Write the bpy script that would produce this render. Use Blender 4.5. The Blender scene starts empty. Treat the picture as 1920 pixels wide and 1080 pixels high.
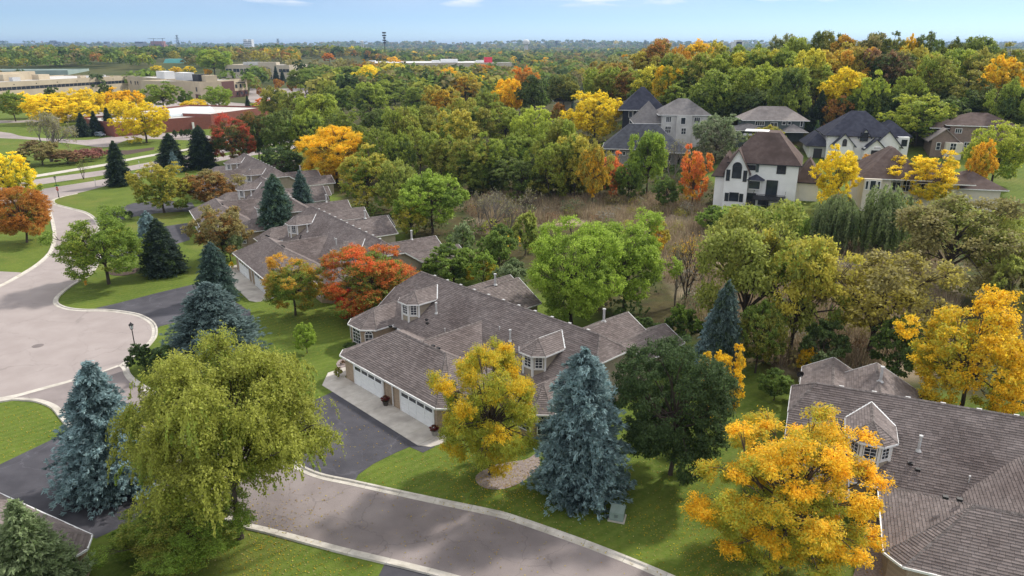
import bpy, bmesh, math, random
import numpy as np
from mathutils import Vector, Matrix

# ------------------------------------------------------------------ camera, sky, sun, exposure
scene = bpy.context.scene
F_PX, HORIZON_Y, CAM_H = 1340.0, 86.0, 33.0           # focal length in pixels of the 1920 px photo, horizon row, drone height (m)
PITCH = math.atan((540 - HORIZON_Y) / F_PX)
cam_data = bpy.data.cameras.new("camera")
cam = bpy.data.objects.new("camera", cam_data)
scene.collection.objects.link(cam)
cam_data.sensor_width = 36.0
cam_data.lens = 36.0 * F_PX / 1920.0
cam_data.clip_start = 0.5
cam_data.clip_end = 40000.0
cam.location = (0, 0, CAM_H)
cam.rotation_euler = (math.pi / 2 - PITCH, 0, 0)
scene.camera = cam

SUN_AZ, SUN_EL = math.radians(50), math.radians(41)    # clockwise from +Y
world = bpy.data.worlds.new("World")
scene.world = world
world.use_nodes = True
wn, wl = world.node_tree.nodes, world.node_tree.links
wn.clear()
w_out = wn.new("ShaderNodeOutputWorld")
w_bg = wn.new("ShaderNodeBackground")
w_sky = wn.new("ShaderNodeTexSky")
w_sky.sky_type = 'NISHITA'
w_sky.sun_disc = False
w_sky.sun_elevation = SUN_EL
w_sky.sun_rotation = SUN_AZ
w_sky.altitude = 300
w_sky.air_density = 0.45
w_sky.dust_density = 0.05
w_sky.ozone_density = 2.0
SKY_STRENGTH = 0.077
w_bg.inputs["Strength"].default_value = SKY_STRENGTH
# unseen dense cloud added overhead for fill light, plus small clouds in view
w_tc = wn.new("ShaderNodeTexCoord")
w_map = wn.new("ShaderNodeMapping"); w_map.inputs["Scale"].default_value = (4.0, 4.0, 9.0); w_map.inputs["Location"].default_value = (0.3, 1.7, 0.35)
w_noise = wn.new("ShaderNodeTexNoise"); w_noise.inputs["Scale"].default_value = 1.0; w_noise.inputs["Detail"].default_value = 5.0
w_ramp = wn.new("ShaderNodeMapRange"); w_ramp.inputs["From Min"].default_value = 0.26; w_ramp.inputs["From Max"].default_value = 0.52; w_ramp.interpolation_type = 'SMOOTHSTEP'
w_mix = wn.new("ShaderNodeMix"); w_mix.data_type = 'RGBA'
w_mix.inputs["B"].default_value = (8.6, 8.7, 9.0, 1)
wl.new(w_tc.outputs["Generated"], w_map.inputs["Vector"])
wl.new(w_map.outputs["Vector"], w_noise.inputs["Vector"])
wl.new(w_noise.outputs["Fac"], w_ramp.inputs["Value"])
w_sep = wn.new("ShaderNodeSeparateXYZ"); wl.new(w_tc.outputs["Generated"], w_sep.inputs[0])
w_el = wn.new("ShaderNodeMapRange"); w_el.inputs["From Min"].default_value = 0.035; w_el.inputs["From Max"].default_value = 0.16; wl.new(w_sep.outputs["Z"], w_el.inputs["Value"])   # clear air towards the horizon
w_mul = wn.new("ShaderNodeMath"); w_mul.operation = 'MULTIPLY'; wl.new(w_ramp.outputs["Result"], w_mul.inputs[0]); wl.new(w_el.outputs["Result"], w_mul.inputs[1])
w_map2 = wn.new("ShaderNodeMapping"); w_map2.inputs["Scale"].default_value = (9.0, 9.0, 60.0); w_map2.inputs["Location"].default_value = (2.0, 0.4, 0.0); wl.new(w_tc.outputs["Generated"], w_map2.inputs["Vector"])
w_n2 = wn.new("ShaderNodeTexNoise"); w_n2.inputs["Scale"].default_value = 1.0; w_n2.inputs["Detail"].default_value = 6.0; wl.new(w_map2.outputs["Vector"], w_n2.inputs["Vector"])
w_r2 = wn.new("ShaderNodeMapRange"); w_r2.inputs["From Min"].default_value = 0.49; w_r2.inputs["From Max"].default_value = 0.60; wl.new(w_n2.outputs["Fac"], w_r2.inputs["Value"])
w_e2 = wn.new("ShaderNodeMapRange"); w_e2.inputs["From Min"].default_value = 0.046; w_e2.inputs["From Max"].default_value = 0.058; wl.new(w_sep.outputs["Z"], w_e2.inputs["Value"])
w_m2 = wn.new("ShaderNodeMath"); w_m2.operation = 'MULTIPLY'; wl.new(w_r2.outputs["Result"], w_m2.inputs[0]); wl.new(w_e2.outputs["Result"], w_m2.inputs[1])
w_mx = wn.new("ShaderNodeMath"); w_mx.operation = 'MAXIMUM'; wl.new(w_mul.outputs[0], w_mx.inputs[0]); wl.new(w_m2.outputs[0], w_mx.inputs[1])
wl.new(w_mx.outputs[0], w_mix.inputs["Factor"])
wl.new(w_sky.outputs["Color"], w_mix.inputs["A"])
wl.new(w_mix.outputs["Result"], w_bg.inputs["Color"])
wl.new(w_bg.outputs["Background"], w_out.inputs["Surface"])

sun_data = bpy.data.lights.new("sun", 'SUN')
sun_data.energy = 2.5
sun_data.angle = math.radians(4.0)
sun_data.color = (1.0, 0.95, 0.87)
sun = bpy.data.objects.new("sun", sun_data)
scene.collection.objects.link(sun)
_sd = Vector((math.sin(SUN_AZ) * math.cos(SUN_EL), math.cos(SUN_AZ) * math.cos(SUN_EL), math.sin(SUN_EL)))
sun.rotation_euler = _sd.to_track_quat('Z', 'Y').to_euler()
sun.location = (0, 0, 200)

scene.view_settings.view_transform = 'Standard'
scene.view_settings.look = 'None'
scene.view_settings.exposure = 0.74
scene.view_settings.gamma = 1.0
scene.view_settings.use_curve_mapping = False
scene.cycles.use_denoising = True
scene.cycles.max_bounces = 6
scene.cycles.diffuse_bounces = 3
scene.cycles.glossy_bounces = 2
scene.cycles.transmission_bounces = 3
scene.cycles.transparent_max_bounces = 4
scene.cycles.volume_bounces = 0
scene.cycles.sample_clamp_indirect = 6.0

# ------------------------------------------------------------------ helpers
col = scene.collection
CP, SP = math.cos(PITCH), math.sin(PITCH)
def ray(px, py):
    a, b = (px - 960) / F_PX, (540 - py) / F_PX
    return (a, CP + b * SP, -SP + b * CP)
def at(px, py, z=0.0):
    """Point of the scene at height z that the survey photo shows at pixel (px, py)."""
    r = ray(px, py); t = (z - CAM_H) / r[2]
    return Vector((r[0] * t, r[1] * t, z))
def depth(p):
    return p[1] * CP - (p[2] - CAM_H) * SP
def height_for(p, py):
    """Height of a vertical over ground point p whose top shows at row py."""
    k = (540 - py) / F_PX
    # (y*SP + dz*CP) = k*(y*CP - dz*SP)
    dz = p[1] * (k * CP - SP) / (CP + k * SP)
    return dz + CAM_H - p[2]
def S(a, b, x):
    t = min(1.0, max(0.0, (x - a) / (b - a))); return t * t * (3 - 2 * t)
def terrain(x, y):
    bench = 4.0 * S(20, 60, x - 0.12 * (y - 130)) * S(116, 136, y)
    r = math.hypot((x - 150) / 190.0, (y - 320) / 190.0)
    hill = 19.0 * S(0, 1, 1.25 * (1 - r)) if r < 1 else 0.0
    far = 0.0
    if y > 3500:
        far = S(3500, 7000, y) * (46 + 9 * math.sin(x * 0.0011 + 1.0) + 7 * math.sin(x * 0.0037) + 4 * math.sin(x * 0.009 + 2))
    rise = 0.0
    if y > 600 and x < 0:
        rise = 13.0 * S(600, 980, y) * S(-.13, -.22, x / y) * (1 - S(1500, 2600, y))
    return bench + hill + far + rise
def hit(px, py):
    """Ground point under pixel, on the terrain."""
    r = ray(px, py); t = 10.0; dt = 1.0
    while t < 9000:
        x, y, z = r[0] * t, r[1] * t, CAM_H + r[2] * t
        if z <= terrain(x, y): break
        t += dt; dt = 0.25 + t * 0.002
    return Vector((r[0] * t, r[1] * t, terrain(r[0] * t, r[1] * t)))
def hit_top(px, py, h):
    """Ground point of a tree of height h whose top shows at pixel (px, py)."""
    r = ray(px, py); t = 40.0
    while t < 2500:
        x, y, z = r[0] * t, r[1] * t, CAM_H + r[2] * t
        if z - terrain(x, y) <= h: return Vector((x, y, terrain(x, y)))
        t += 0.5
    t = 330.0
    return Vector((r[0] * t, r[1] * t, terrain(r[0] * t, r[1] * t)))

def link(o, parent=None):
    col.objects.link(o)
    if parent is not None: o.parent = parent
    return o
def empty(name, loc=(0, 0, 0), rz=0.0, parent=None):
    o = bpy.data.objects.new(name, None); o.empty_display_size = 0.5
    o.location = loc; o.rotation_euler = (0, 0, rz)
    return link(o, parent)
def tag(o, label=None, cat=None, group=None, kind=None):
    if label: o["label"] = label
    if cat: o["category"] = cat
    if group: o["group"] = group
    if kind: o["kind"] = kind
    return o
def copy_tree(o, parent=None):
    c = o.copy(); col.objects.link(c)
    if parent is not None: c.parent = parent
    for ch in o.children: copy_tree(ch, c)
    return c
class MB:
    def __init__(self): self.v = []; self.f = []; self.mi = []
    def poly(self, pts, mi=0):
        n = len(self.v); self.v.extend([tuple(p) for p in pts]); self.f.append(tuple(range(n, n + len(pts)))); self.mi.append(mi); return self
    def box(self, x0, x1, y0, y1, z0, z1, mi=0):
        n = len(self.v)
        self.v += [(x0,y0,z0),(x1,y0,z0),(x1,y1,z0),(x0,y1,z0),(x0,y0,z1),(x1,y0,z1),(x1,y1,z1),(x0,y1,z1)]
        for q in ((0,3,2,1),(4,5,6,7),(0,1,5,4),(1,2,6,5),(2,3,7,6),(3,0,4,7)):
            self.f.append(tuple(n + i for i in q)); self.mi.append(mi)
        return self
    def bar(self, p, q, w, h, mi=0, up=(0, 0, 1)):
        p, q = Vector(p), Vector(q); d = q - p
        if d.length < 1e-6: return self
        d.normalize(); u = Vector(up); s = d.cross(u)
        if s.length < 1e-3: s = d.cross(Vector((1, 0, 0)))
        s.normalize(); u = s.cross(d).normalized()
        n = len(self.v)
        for b in (p, q):
            for a, c in ((-1, -1), (1, -1), (1, 1), (-1, 1)):
                self.v.append(tuple(b + s * (a * w / 2) + u * (c * h / 2)))
        for qd in ((0,1,2,3),(7,6,5,4),(0,4,5,1),(1,5,6,2),(2,6,7,3),(3,7,4,0)):
            self.f.append(tuple(n + i for i in qd)); self.mi.append(mi)
        return self
    def prism(self, pts, z0, z1, mi=0):
        n = len(self.v); k = len(pts)
        self.v += [(p[0], p[1], z0) for p in pts] + [(p[0], p[1], z1) for p in pts]
        for i in range(k):
            j = (i + 1) % k; self.f.append((n + i, n + j, n + k + j, n + k + i)); self.mi.append(mi)
        self.f.append(tuple(n + k + i for i in range(k))); self.mi.append(mi)
        self.f.append(tuple(n + i for i in reversed(range(k)))); self.mi.append(mi)
        return self
    def tube(self, pts, radii, sides=6, mi=0, cap=True):
        n0 = len(self.v); pts = [Vector(p) for p in pts]
        for i, p in enumerate(pts):
            d = (pts[min(i + 1, len(pts) - 1)] - pts[max(i - 1, 0)])
            if d.length < 1e-9: d = Vector((0, 0, 1))
            d.normalize(); a = d.cross(Vector((0.31, 0.95, 0.05)))
            if a.length < 1e-3: a = d.cross(Vector((1, 0, 0)))
            a.normalize(); b = d.cross(a)
            for k in range(sides):
                t = 2 * math.pi * k / sides
                self.v.append(tuple(p + (a * math.cos(t) + b * math.sin(t)) * radii[i]))
        for i in range(len(pts) - 1):
            for k in range(sides):
                k2 = (k + 1) % sides
                self.f.append((n0 + i*sides + k, n0 + i*sides + k2, n0 + (i+1)*sides + k2, n0 + (i+1)*sides + k)); self.mi.append(mi)
        if cap:
            self.f.append(tuple(n0 + (len(pts)-1)*sides + k for k in range(sides))); self.mi.append(mi)
            self.f.append(tuple(n0 + k for k in reversed(range(sides)))); self.mi.append(mi)
        return self
    def mesh(self, name, mats):
        me = bpy.data.meshes.new(name); me.from_pydata(self.v, [], self.f)
        if not isinstance(mats, (list, tuple)): mats = [mats]
        for m in mats: me.materials.append(m)
        if len(mats) > 1: me.polygons.foreach_set("material_index", self.mi)
        me.update(); return me
    def build(self, name, mats, parent=None, loc=None):
        o = bpy.data.objects.new(name, self.mesh(name, mats))
        if loc is not None: o.location = loc
        return link(o, parent)

# ------------------------------------------------------------------ materials
def new_mat(name):
    m = bpy.data.materials.new(name); m.use_nodes = True
    return m, m.node_tree.nodes, m.node_tree.links, m.node_tree.nodes["Principled BSDF"]
def noisy(name, c1, c2, scale=1.0, detail=5, rough=0.8, c3=None, scale2=None, bump=0.0, bscale=None, spec=0.3, lo=0.35, hi=0.65, island=0.0, metallic=0.0, obj_coords=True, lo2=0.5, hi2=0.7):
    m, n, l, p = new_mat(name)
    tc = n.new("ShaderNodeTexCoord"); src = tc.outputs["Object"]
    if not obj_coords:
        g = n.new("ShaderNodeNewGeometry"); src = g.outputs["Position"]
    t = n.new("ShaderNodeTexNoise"); t.inputs["Scale"].default_value = scale; t.inputs["Detail"].default_value = detail
    l.new(src, t.inputs["Vector"])
    r = n.new("ShaderNodeMapRange"); r.inputs["From Min"].default_value = lo; r.inputs["From Max"].default_value = hi
    l.new(t.outputs["Fac"], r.inputs["Value"])
    mx = n.new("ShaderNodeMix"); mx.data_type = 'RGBA'; mx.inputs["A"].default_value = (*c1, 1); mx.inputs["B"].default_value = (*c2, 1)
    l.new(r.outputs["Result"], mx.inputs["Factor"]); out = mx.outputs["Result"]
    if c3 is not None:
        t2 = n.new("ShaderNodeTexNoise"); t2.inputs["Scale"].default_value = scale2 or scale * 0.13; t2.inputs["Detail"].default_value = 4
        l.new(src, t2.inputs["Vector"])
        r2 = n.new("ShaderNodeMapRange"); r2.inputs["From Min"].default_value = lo2; r2.inputs["From Max"].default_value = hi2
        l.new(t2.outputs["Fac"], r2.inputs["Value"])
        m2 = n.new("ShaderNodeMix"); m2.data_type = 'RGBA'; l.new(r2.outputs["Result"], m2.inputs["Factor"]); l.new(out, m2.inputs["A"]); m2.inputs["B"].default_value = (*c3, 1)
        out = m2.outputs["Result"]
    if island > 0:
        g2 = n.new("ShaderNodeNewGeometry")
        rr = n.new("ShaderNodeMapRange"); rr.inputs["To Min"].default_value = 1 - island; rr.inputs["To Max"].default_value = 1 + island
        l.new(g2.outputs["Random Per Island"], rr.inputs["Value"])
        vm = n.new("ShaderNodeVectorMath"); vm.operation = 'SCALE'; l.new(out, vm.inputs[0]); l.new(rr.outputs["Result"], vm.inputs["Scale"]); out = vm.outputs["Vector"]
    l.new(out, p.inputs["Base Color"])
    p.inputs["Roughness"].default_value = rough; p.inputs["Specular IOR Level"].default_value = spec; p.inputs["Metallic"].default_value = metallic
    if bump > 0:
        t3 = n.new("ShaderNodeTexNoise"); t3.inputs["Scale"].default_value = bscale or scale * 6; t3.inputs["Detail"].default_value = 3
        l.new(src, t3.inputs["Vector"])
        b = n.new("ShaderNodeBump"); b.inputs["Strength"].default_value = bump; b.inputs["Distance"].default_value = 0.05
        l.new(t3.outputs["Fac"], b.inputs["Height"]); l.new(b.outputs["Normal"], p.inputs["Normal"])
    return m
M = {}
M['shingle'] = noisy("shingle", (.178,.148,.140), (.212,.180,.171), 0.5, 5, 0.95, c3=(.138,.112,.106), scale2=0.16, island=0.20, spec=.15)
M['deck'] = noisy("roof_deck", (.05,.042,.04), (.07,.06,.056), 3, 3, 0.95, spec=.1)
M['cap'] = noisy("ridge_cap", (.14,.12,.115), (.20,.175,.165), 3, 3, 0.95, island=.25, spec=.1)
M['white'] = noisy("white_trim", (.74,.74,.73), (.80,.80,.80), 2, 3, 0.5)
M['door_white'] = noisy("garage_door_white", (.78,.79,.80), (.84,.85,.86), 1.5, 3, 0.45)
M['siding'] = noisy("taupe_siding", (.31,.265,.205), (.36,.31,.245), 2, 3, 0.7, island=.06)
M['glass'] = noisy("window_glass", (.018,.022,.03), (.04,.05,.065), 0.7, 2, 0.12, spec=.6)
M['dark_metal'] = noisy("black_metal", (.012,.012,.013), (.022,.022,.024), 4, 2, 0.5)
M['grey_metal'] = noisy("grey_metal", (.42,.42,.42), (.55,.55,.55), 4, 3, 0.45, spec=.5)
M['kerb'] = noisy("kerb_concrete", (.50,.46,.40), (.60,.56,.50), 1.6, 5, 0.85, c3=(.40,.37,.32), scale2=.5, island=.06, bump=.2, bscale=20)
M['concrete'] = noisy("slab_concrete", (.47,.43,.38), (.56,.52,.47), 1.2, 5, 0.85, c3=(.38,.345,.31), scale2=.4, island=.08, bump=.2, bscale=20)
M['asphalt'] = noisy("street_asphalt", (.325,.278,.263), (.37,.32,.304), 0.35, 8, 0.9, c3=(.27,.230,.220), scale2=.055, bump=.35, bscale=14, obj_coords=False, lo2=.50, hi2=.66)
M['asphalt_dark'] = noisy("lower_street_asphalt", (.235,.200,.193), (.285,.245,.236), 0.5, 9, 0.9, c3=(.165,.140,.137), scale2=.09, bump=.35, bscale=14, obj_coords=False, lo2=.47, hi2=.62)
M['blacktop'] = noisy("driveway_blacktop", (.052,.050,.060), (.075,.072,.084), 0.6, 7, 0.8, c3=(.10,.096,.11), scale2=.12, bump=.3, bscale=16, obj_coords=False)
def cracked(m, scale, dark, width):
    n, l = m.node_tree.nodes, m.node_tree.links; p = n["Principled BSDF"]; src = p.inputs["Base Color"].links[0].from_socket
    g = n.new("ShaderNodeNewGeometry"); ns = n.new("ShaderNodeTexNoise"); ns.inputs["Scale"].default_value = .5; ns.inputs["Detail"].default_value = 4; l.new(g.outputs["Position"], ns.inputs["Vector"])
    ad = n.new("ShaderNodeVectorMath"); ad.operation = 'MULTIPLY_ADD'; l.new(ns.outputs["Color"], ad.inputs[0]); ad.inputs[1].default_value = (3, 3, 0); l.new(g.outputs["Position"], ad.inputs[2])
    v = n.new("ShaderNodeTexVoronoi"); v.feature = 'DISTANCE_TO_EDGE'; v.inputs["Scale"].default_value = scale; l.new(ad.outputs[0], v.inputs["Vector"])
    r = n.new("ShaderNodeMapRange"); r.inputs["From Min"].default_value = width*.3; r.inputs["From Max"].default_value = width; r.inputs["To Min"].default_value = dark; r.inputs["To Max"].default_value = 1; l.new(v.outputs["Distance"], r.inputs["Value"])
    vm = n.new("ShaderNodeVectorMath"); vm.operation = 'SCALE'; l.new(src, vm.inputs[0]); l.new(r.outputs["Result"], vm.inputs["Scale"]); l.new(vm.outputs[0], p.inputs["Base Color"])
cracked(M['asphalt'], .13, .84, .007); cracked(M['asphalt_dark'], .16, .80, .007); cracked(M['blacktop'], .2, 1.35, .012)
M['bark'] = noisy("bark", (.055,.042,.033), (.11,.088,.072), 9, 5, 0.95, bump=.6, bscale=30)
M['bark_grey'] = noisy("grey_bark", (.14,.125,.11), (.23,.205,.185), 9, 5, 0.95)
M['mulch'] = noisy("mulch", (.055,.035,.028), (.11,.075,.06), 6, 5, 0.95, bump=.6, bscale=25, obj_coords=False)
M['stone_bed'] = noisy("stone_mulch", (.24,.19,.175), (.37,.31,.29), 7, 6, 0.9, bump=.8, bscale=12, obj_coords=False)

def brick_mat(name, c1, c2, mortar, scale=1.0):
    m, n, l, p = new_mat(name)
    tc = n.new("ShaderNodeTexCoord")
    sx = n.new("ShaderNodeSeparateXYZ"); l.new(tc.outputs["Object"], sx.inputs[0])
    ad = n.new("ShaderNodeMath"); ad.operation = 'ADD'; l.new(sx.outputs["X"], ad.inputs[0]); l.new(sx.outputs["Y"], ad.inputs[1])
    cb = n.new("ShaderNodeCombineXYZ"); l.new(ad.outputs[0], cb.inputs["X"]); l.new(sx.outputs["Z"], cb.inputs["Y"])
    b = n.new("ShaderNodeTexBrick"); b.inputs["Color1"].default_value = (*c1, 1); b.inputs["Color2"].default_value = (*c2, 1); b.inputs["Mortar"].default_value = (*mortar, 1)
    b.inputs["Scale"].default_value = scale; b.inputs["Brick Width"].default_value = .3; b.inputs["Row Height"].default_value = .1; b.inputs["Mortar Size"].default_value = .012
    l.new(cb.outputs[0], b.inputs["Vector"])
    t = n.new("ShaderNodeTexNoise"); t.inputs["Scale"].default_value = 1.3; t.inputs["Detail"].default_value = 4; l.new(tc.outputs["Object"], t.inputs["Vector"])
    mr = n.new("ShaderNodeMapRange"); mr.inputs["To Min"].default_value = .75; mr.inputs["To Max"].default_value = 1.2; l.new(t.outputs["Fac"], mr.inputs["Value"])
    vm = n.new("ShaderNodeVectorMath"); vm.operation = 'SCALE'; l.new(b.outputs["Color"], vm.inputs[0]); l.new(mr.outputs["Result"], vm.inputs["Scale"])
    l.new(vm.outputs[0], p.inputs["Base Color"]); p.inputs["Roughness"].default_value = .9; p.inputs["Specular IOR Level"].default_value = .2
    return m
M['brick'] = brick_mat("tan_brick", (.42,.30,.20), (.32,.225,.155), (.42,.37,.31))
M['red_brick'] = brick_mat("red_brick", (.26,.085,.06), (.21,.07,.055), (.22,.11,.09), .8)
M['maroon_brick'] = brick_mat("maroon_brick", (.15,.075,.068), (.12,.06,.055), (.14,.08,.07), .8)

# one leaf material per second colour; the first colour is the object's own colour
def leaf_mat(name, second):
    m, n, l, p = new_mat(name)
    oi = n.new("ShaderNodeObjectInfo")
    at_ = n.new("ShaderNodeAttribute"); at_.attribute_name = "tone"
    sp = n.new("ShaderNodeSeparateColor"); l.new(at_.outputs["Color"], sp.inputs[0])
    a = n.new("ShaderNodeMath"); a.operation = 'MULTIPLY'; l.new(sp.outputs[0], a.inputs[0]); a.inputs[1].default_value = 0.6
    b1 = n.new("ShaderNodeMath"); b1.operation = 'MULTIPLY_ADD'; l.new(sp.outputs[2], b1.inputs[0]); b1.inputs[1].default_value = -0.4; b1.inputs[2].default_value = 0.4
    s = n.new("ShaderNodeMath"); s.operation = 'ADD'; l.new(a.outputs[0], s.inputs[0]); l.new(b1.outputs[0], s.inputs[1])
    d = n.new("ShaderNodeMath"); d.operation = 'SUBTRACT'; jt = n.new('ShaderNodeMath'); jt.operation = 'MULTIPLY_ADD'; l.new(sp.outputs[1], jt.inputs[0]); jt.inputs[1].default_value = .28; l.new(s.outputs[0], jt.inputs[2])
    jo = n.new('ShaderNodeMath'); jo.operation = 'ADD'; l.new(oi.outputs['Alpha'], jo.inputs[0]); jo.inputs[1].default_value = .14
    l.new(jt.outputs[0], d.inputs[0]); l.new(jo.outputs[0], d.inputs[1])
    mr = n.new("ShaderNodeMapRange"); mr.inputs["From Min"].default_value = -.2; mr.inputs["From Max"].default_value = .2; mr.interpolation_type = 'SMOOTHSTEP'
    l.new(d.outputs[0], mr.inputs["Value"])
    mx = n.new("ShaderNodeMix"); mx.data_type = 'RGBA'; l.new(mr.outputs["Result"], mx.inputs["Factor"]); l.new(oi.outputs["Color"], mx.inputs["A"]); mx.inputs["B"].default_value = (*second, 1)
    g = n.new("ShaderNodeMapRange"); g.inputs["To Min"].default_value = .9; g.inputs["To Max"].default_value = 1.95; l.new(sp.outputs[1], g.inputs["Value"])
    vm = n.new("ShaderNodeVectorMath"); vm.operation = 'SCALE'; l.new(mx.outputs["Result"], vm.inputs[0]); l.new(g.outputs["Result"], vm.inputs["Scale"])
    l.new(vm.outputs[0], p.inputs["Base Color"]); p.inputs["Roughness"].default_value = .6; p.inputs["Specular IOR Level"].default_value = .22
    tr = n.new("ShaderNodeBsdfTranslucent"); l.new(vm.outputs[0], tr.inputs["Color"])
    ms = n.new("ShaderNodeMixShader"); ms.inputs[0].default_value = .5
    l.new(p.outputs[0], ms.inputs[1]); l.new(tr.outputs[0], ms.inputs[2]); l.new(ms.outputs[0], n["Material Output"].inputs["Surface"])
    return m
SECOND = dict(green=(.145,.215,.040), dark=(.068,.108,.033), olive=(.25,.24,.05), gold=(.52,.32,.025), lime=(.28,.31,.045), rust=(.27,.13,.035), grey=(.22,.205,.16), blue=(.075,.115,.12), brown=(.17,.115,.06), yellow=(.60,.44,.035), bright=(.23,.31,.046), mid=(.125,.19,.04), willow=(.23,.26,.06), yolive=(.33,.29,.055), drab=(.21,.185,.08), sage=(.18,.22,.11))
LEAF = {k: leaf_mat("leaves_" + k, v) for k, v in SECOND.items()}
COL = dict(gold=(.68,.46,.028), yellow=(.70,.56,.035), orange=(.54,.23,.035), amber=(.50,.29,.04), rust=(.36,.18,.05), red=(.45,.06,.03), coral=(.60,.22,.075),
           lime=(.37,.40,.055), green=(.185,.265,.046), bright=(.26,.35,.052), mid=(.150,.215,.044), dark=(.088,.132,.040), deep=(.062,.098,.036), olive=(.30,.28,.058), drab=(.25,.22,.085),
           bluespruce=(.235,.325,.335), spruce=(.090,.145,.115), darkspruce=(.042,.066,.052), grey=(.30,.28,.22), sage=(.20,.25,.125), willow=(.26,.29,.065), duskwillow=(.18,.22,.09), brown=(.25,.15,.08), yolive=(.40,.35,.06))

# ------------------------------------------------------------------ ground
def in_poly(x, y, poly):
    c = False; j = len(poly) - 1
    for i in range(len(poly)):
        xi, yi = poly[i]; xj, yj = poly[j]
        if (yi > y) != (yj > y) and x < (xj - xi) * (y - yi) / (yj - yi) + xi: c = not c
        j = i
    return c
def pxpoly(pts, z=0.0): return [tuple(at(a, b, z)[:2]) for a, b in pts]
WOOD = [(70,44),(46,64),(30,68),(9,88),(-2,104),(-14,120),(-33,148),(-48,182),(-58,230),(-90,330),(-95,420),(420,420),(420,44)]
WET = pxpoly([(870,385),(960,362),(1130,368),(1290,372),(1340,440),(1560,455),(1800,490),(1790,690),(1700,715),(1500,700),(1330,640),(1270,560),(1180,430),(1000,420),(900,440)])
def zone(x, y):
    wood = 1.0 if in_poly(x, y, WOOD) else 0.0
    wet = 1.0 if in_poly(x, y, WET) else 0.0
    # lawns round the houses on the rise
    for (lx, ly, lr) in ((58,128,15),(84,128,14),(95,160,26),(128,150,26),(66,168,20),(145,138,18)):
        if (x - lx) ** 2 + (y - ly) ** 2 < lr * lr: wood = 0.0
    far = 1.0 if y > 420 else 0.0
    return wood, wet, far
def spaced(lo, hi, step, ends):
    a = list(np.arange(lo, hi + 1e-6, step))
    return a
xs = list(np.arange(-160, 160.1, 2.0)); s = 2.5
while xs[-1] < 14000: xs.append(xs[-1] + s); s *= 1.16
s = 2.5
while xs[0] > -14000: xs.insert(0, xs[0] - s); s *= 1.16
ys = [-400, -200, -100, -50, -20, 0, 10, 20] + list(np.arange(22, 262, 2.0)); s = 2.5
while ys[-1] < 16000: ys.append(ys[-1] + s); s *= 1.06
gv, gf, gz = [], [], []
for y in ys:
    for x in xs:
        gv.append((x, y, terrain(x, y))); gz.append(zone(x, y))
nx = len(xs)
for j in range(len(ys) - 1):
    for i in range(nx - 1):
        gf.append((j*nx + i, j*nx + i + 1, (j+1)*nx + i + 1, (j+1)*nx + i))
me = bpy.data.meshes.new("ground"); me.from_pydata(gv, [], gf)
za = me.attributes.new("zone", 'FLOAT_COLOR', 'POINT')
za.data.foreach_set("color", np.array([(a, b, c, 1) for a, b, c in gz], dtype=np.float32).ravel())
me.polygons.foreach_set("use_smooth", [True] * len(me.polygons)); me.update()
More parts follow.
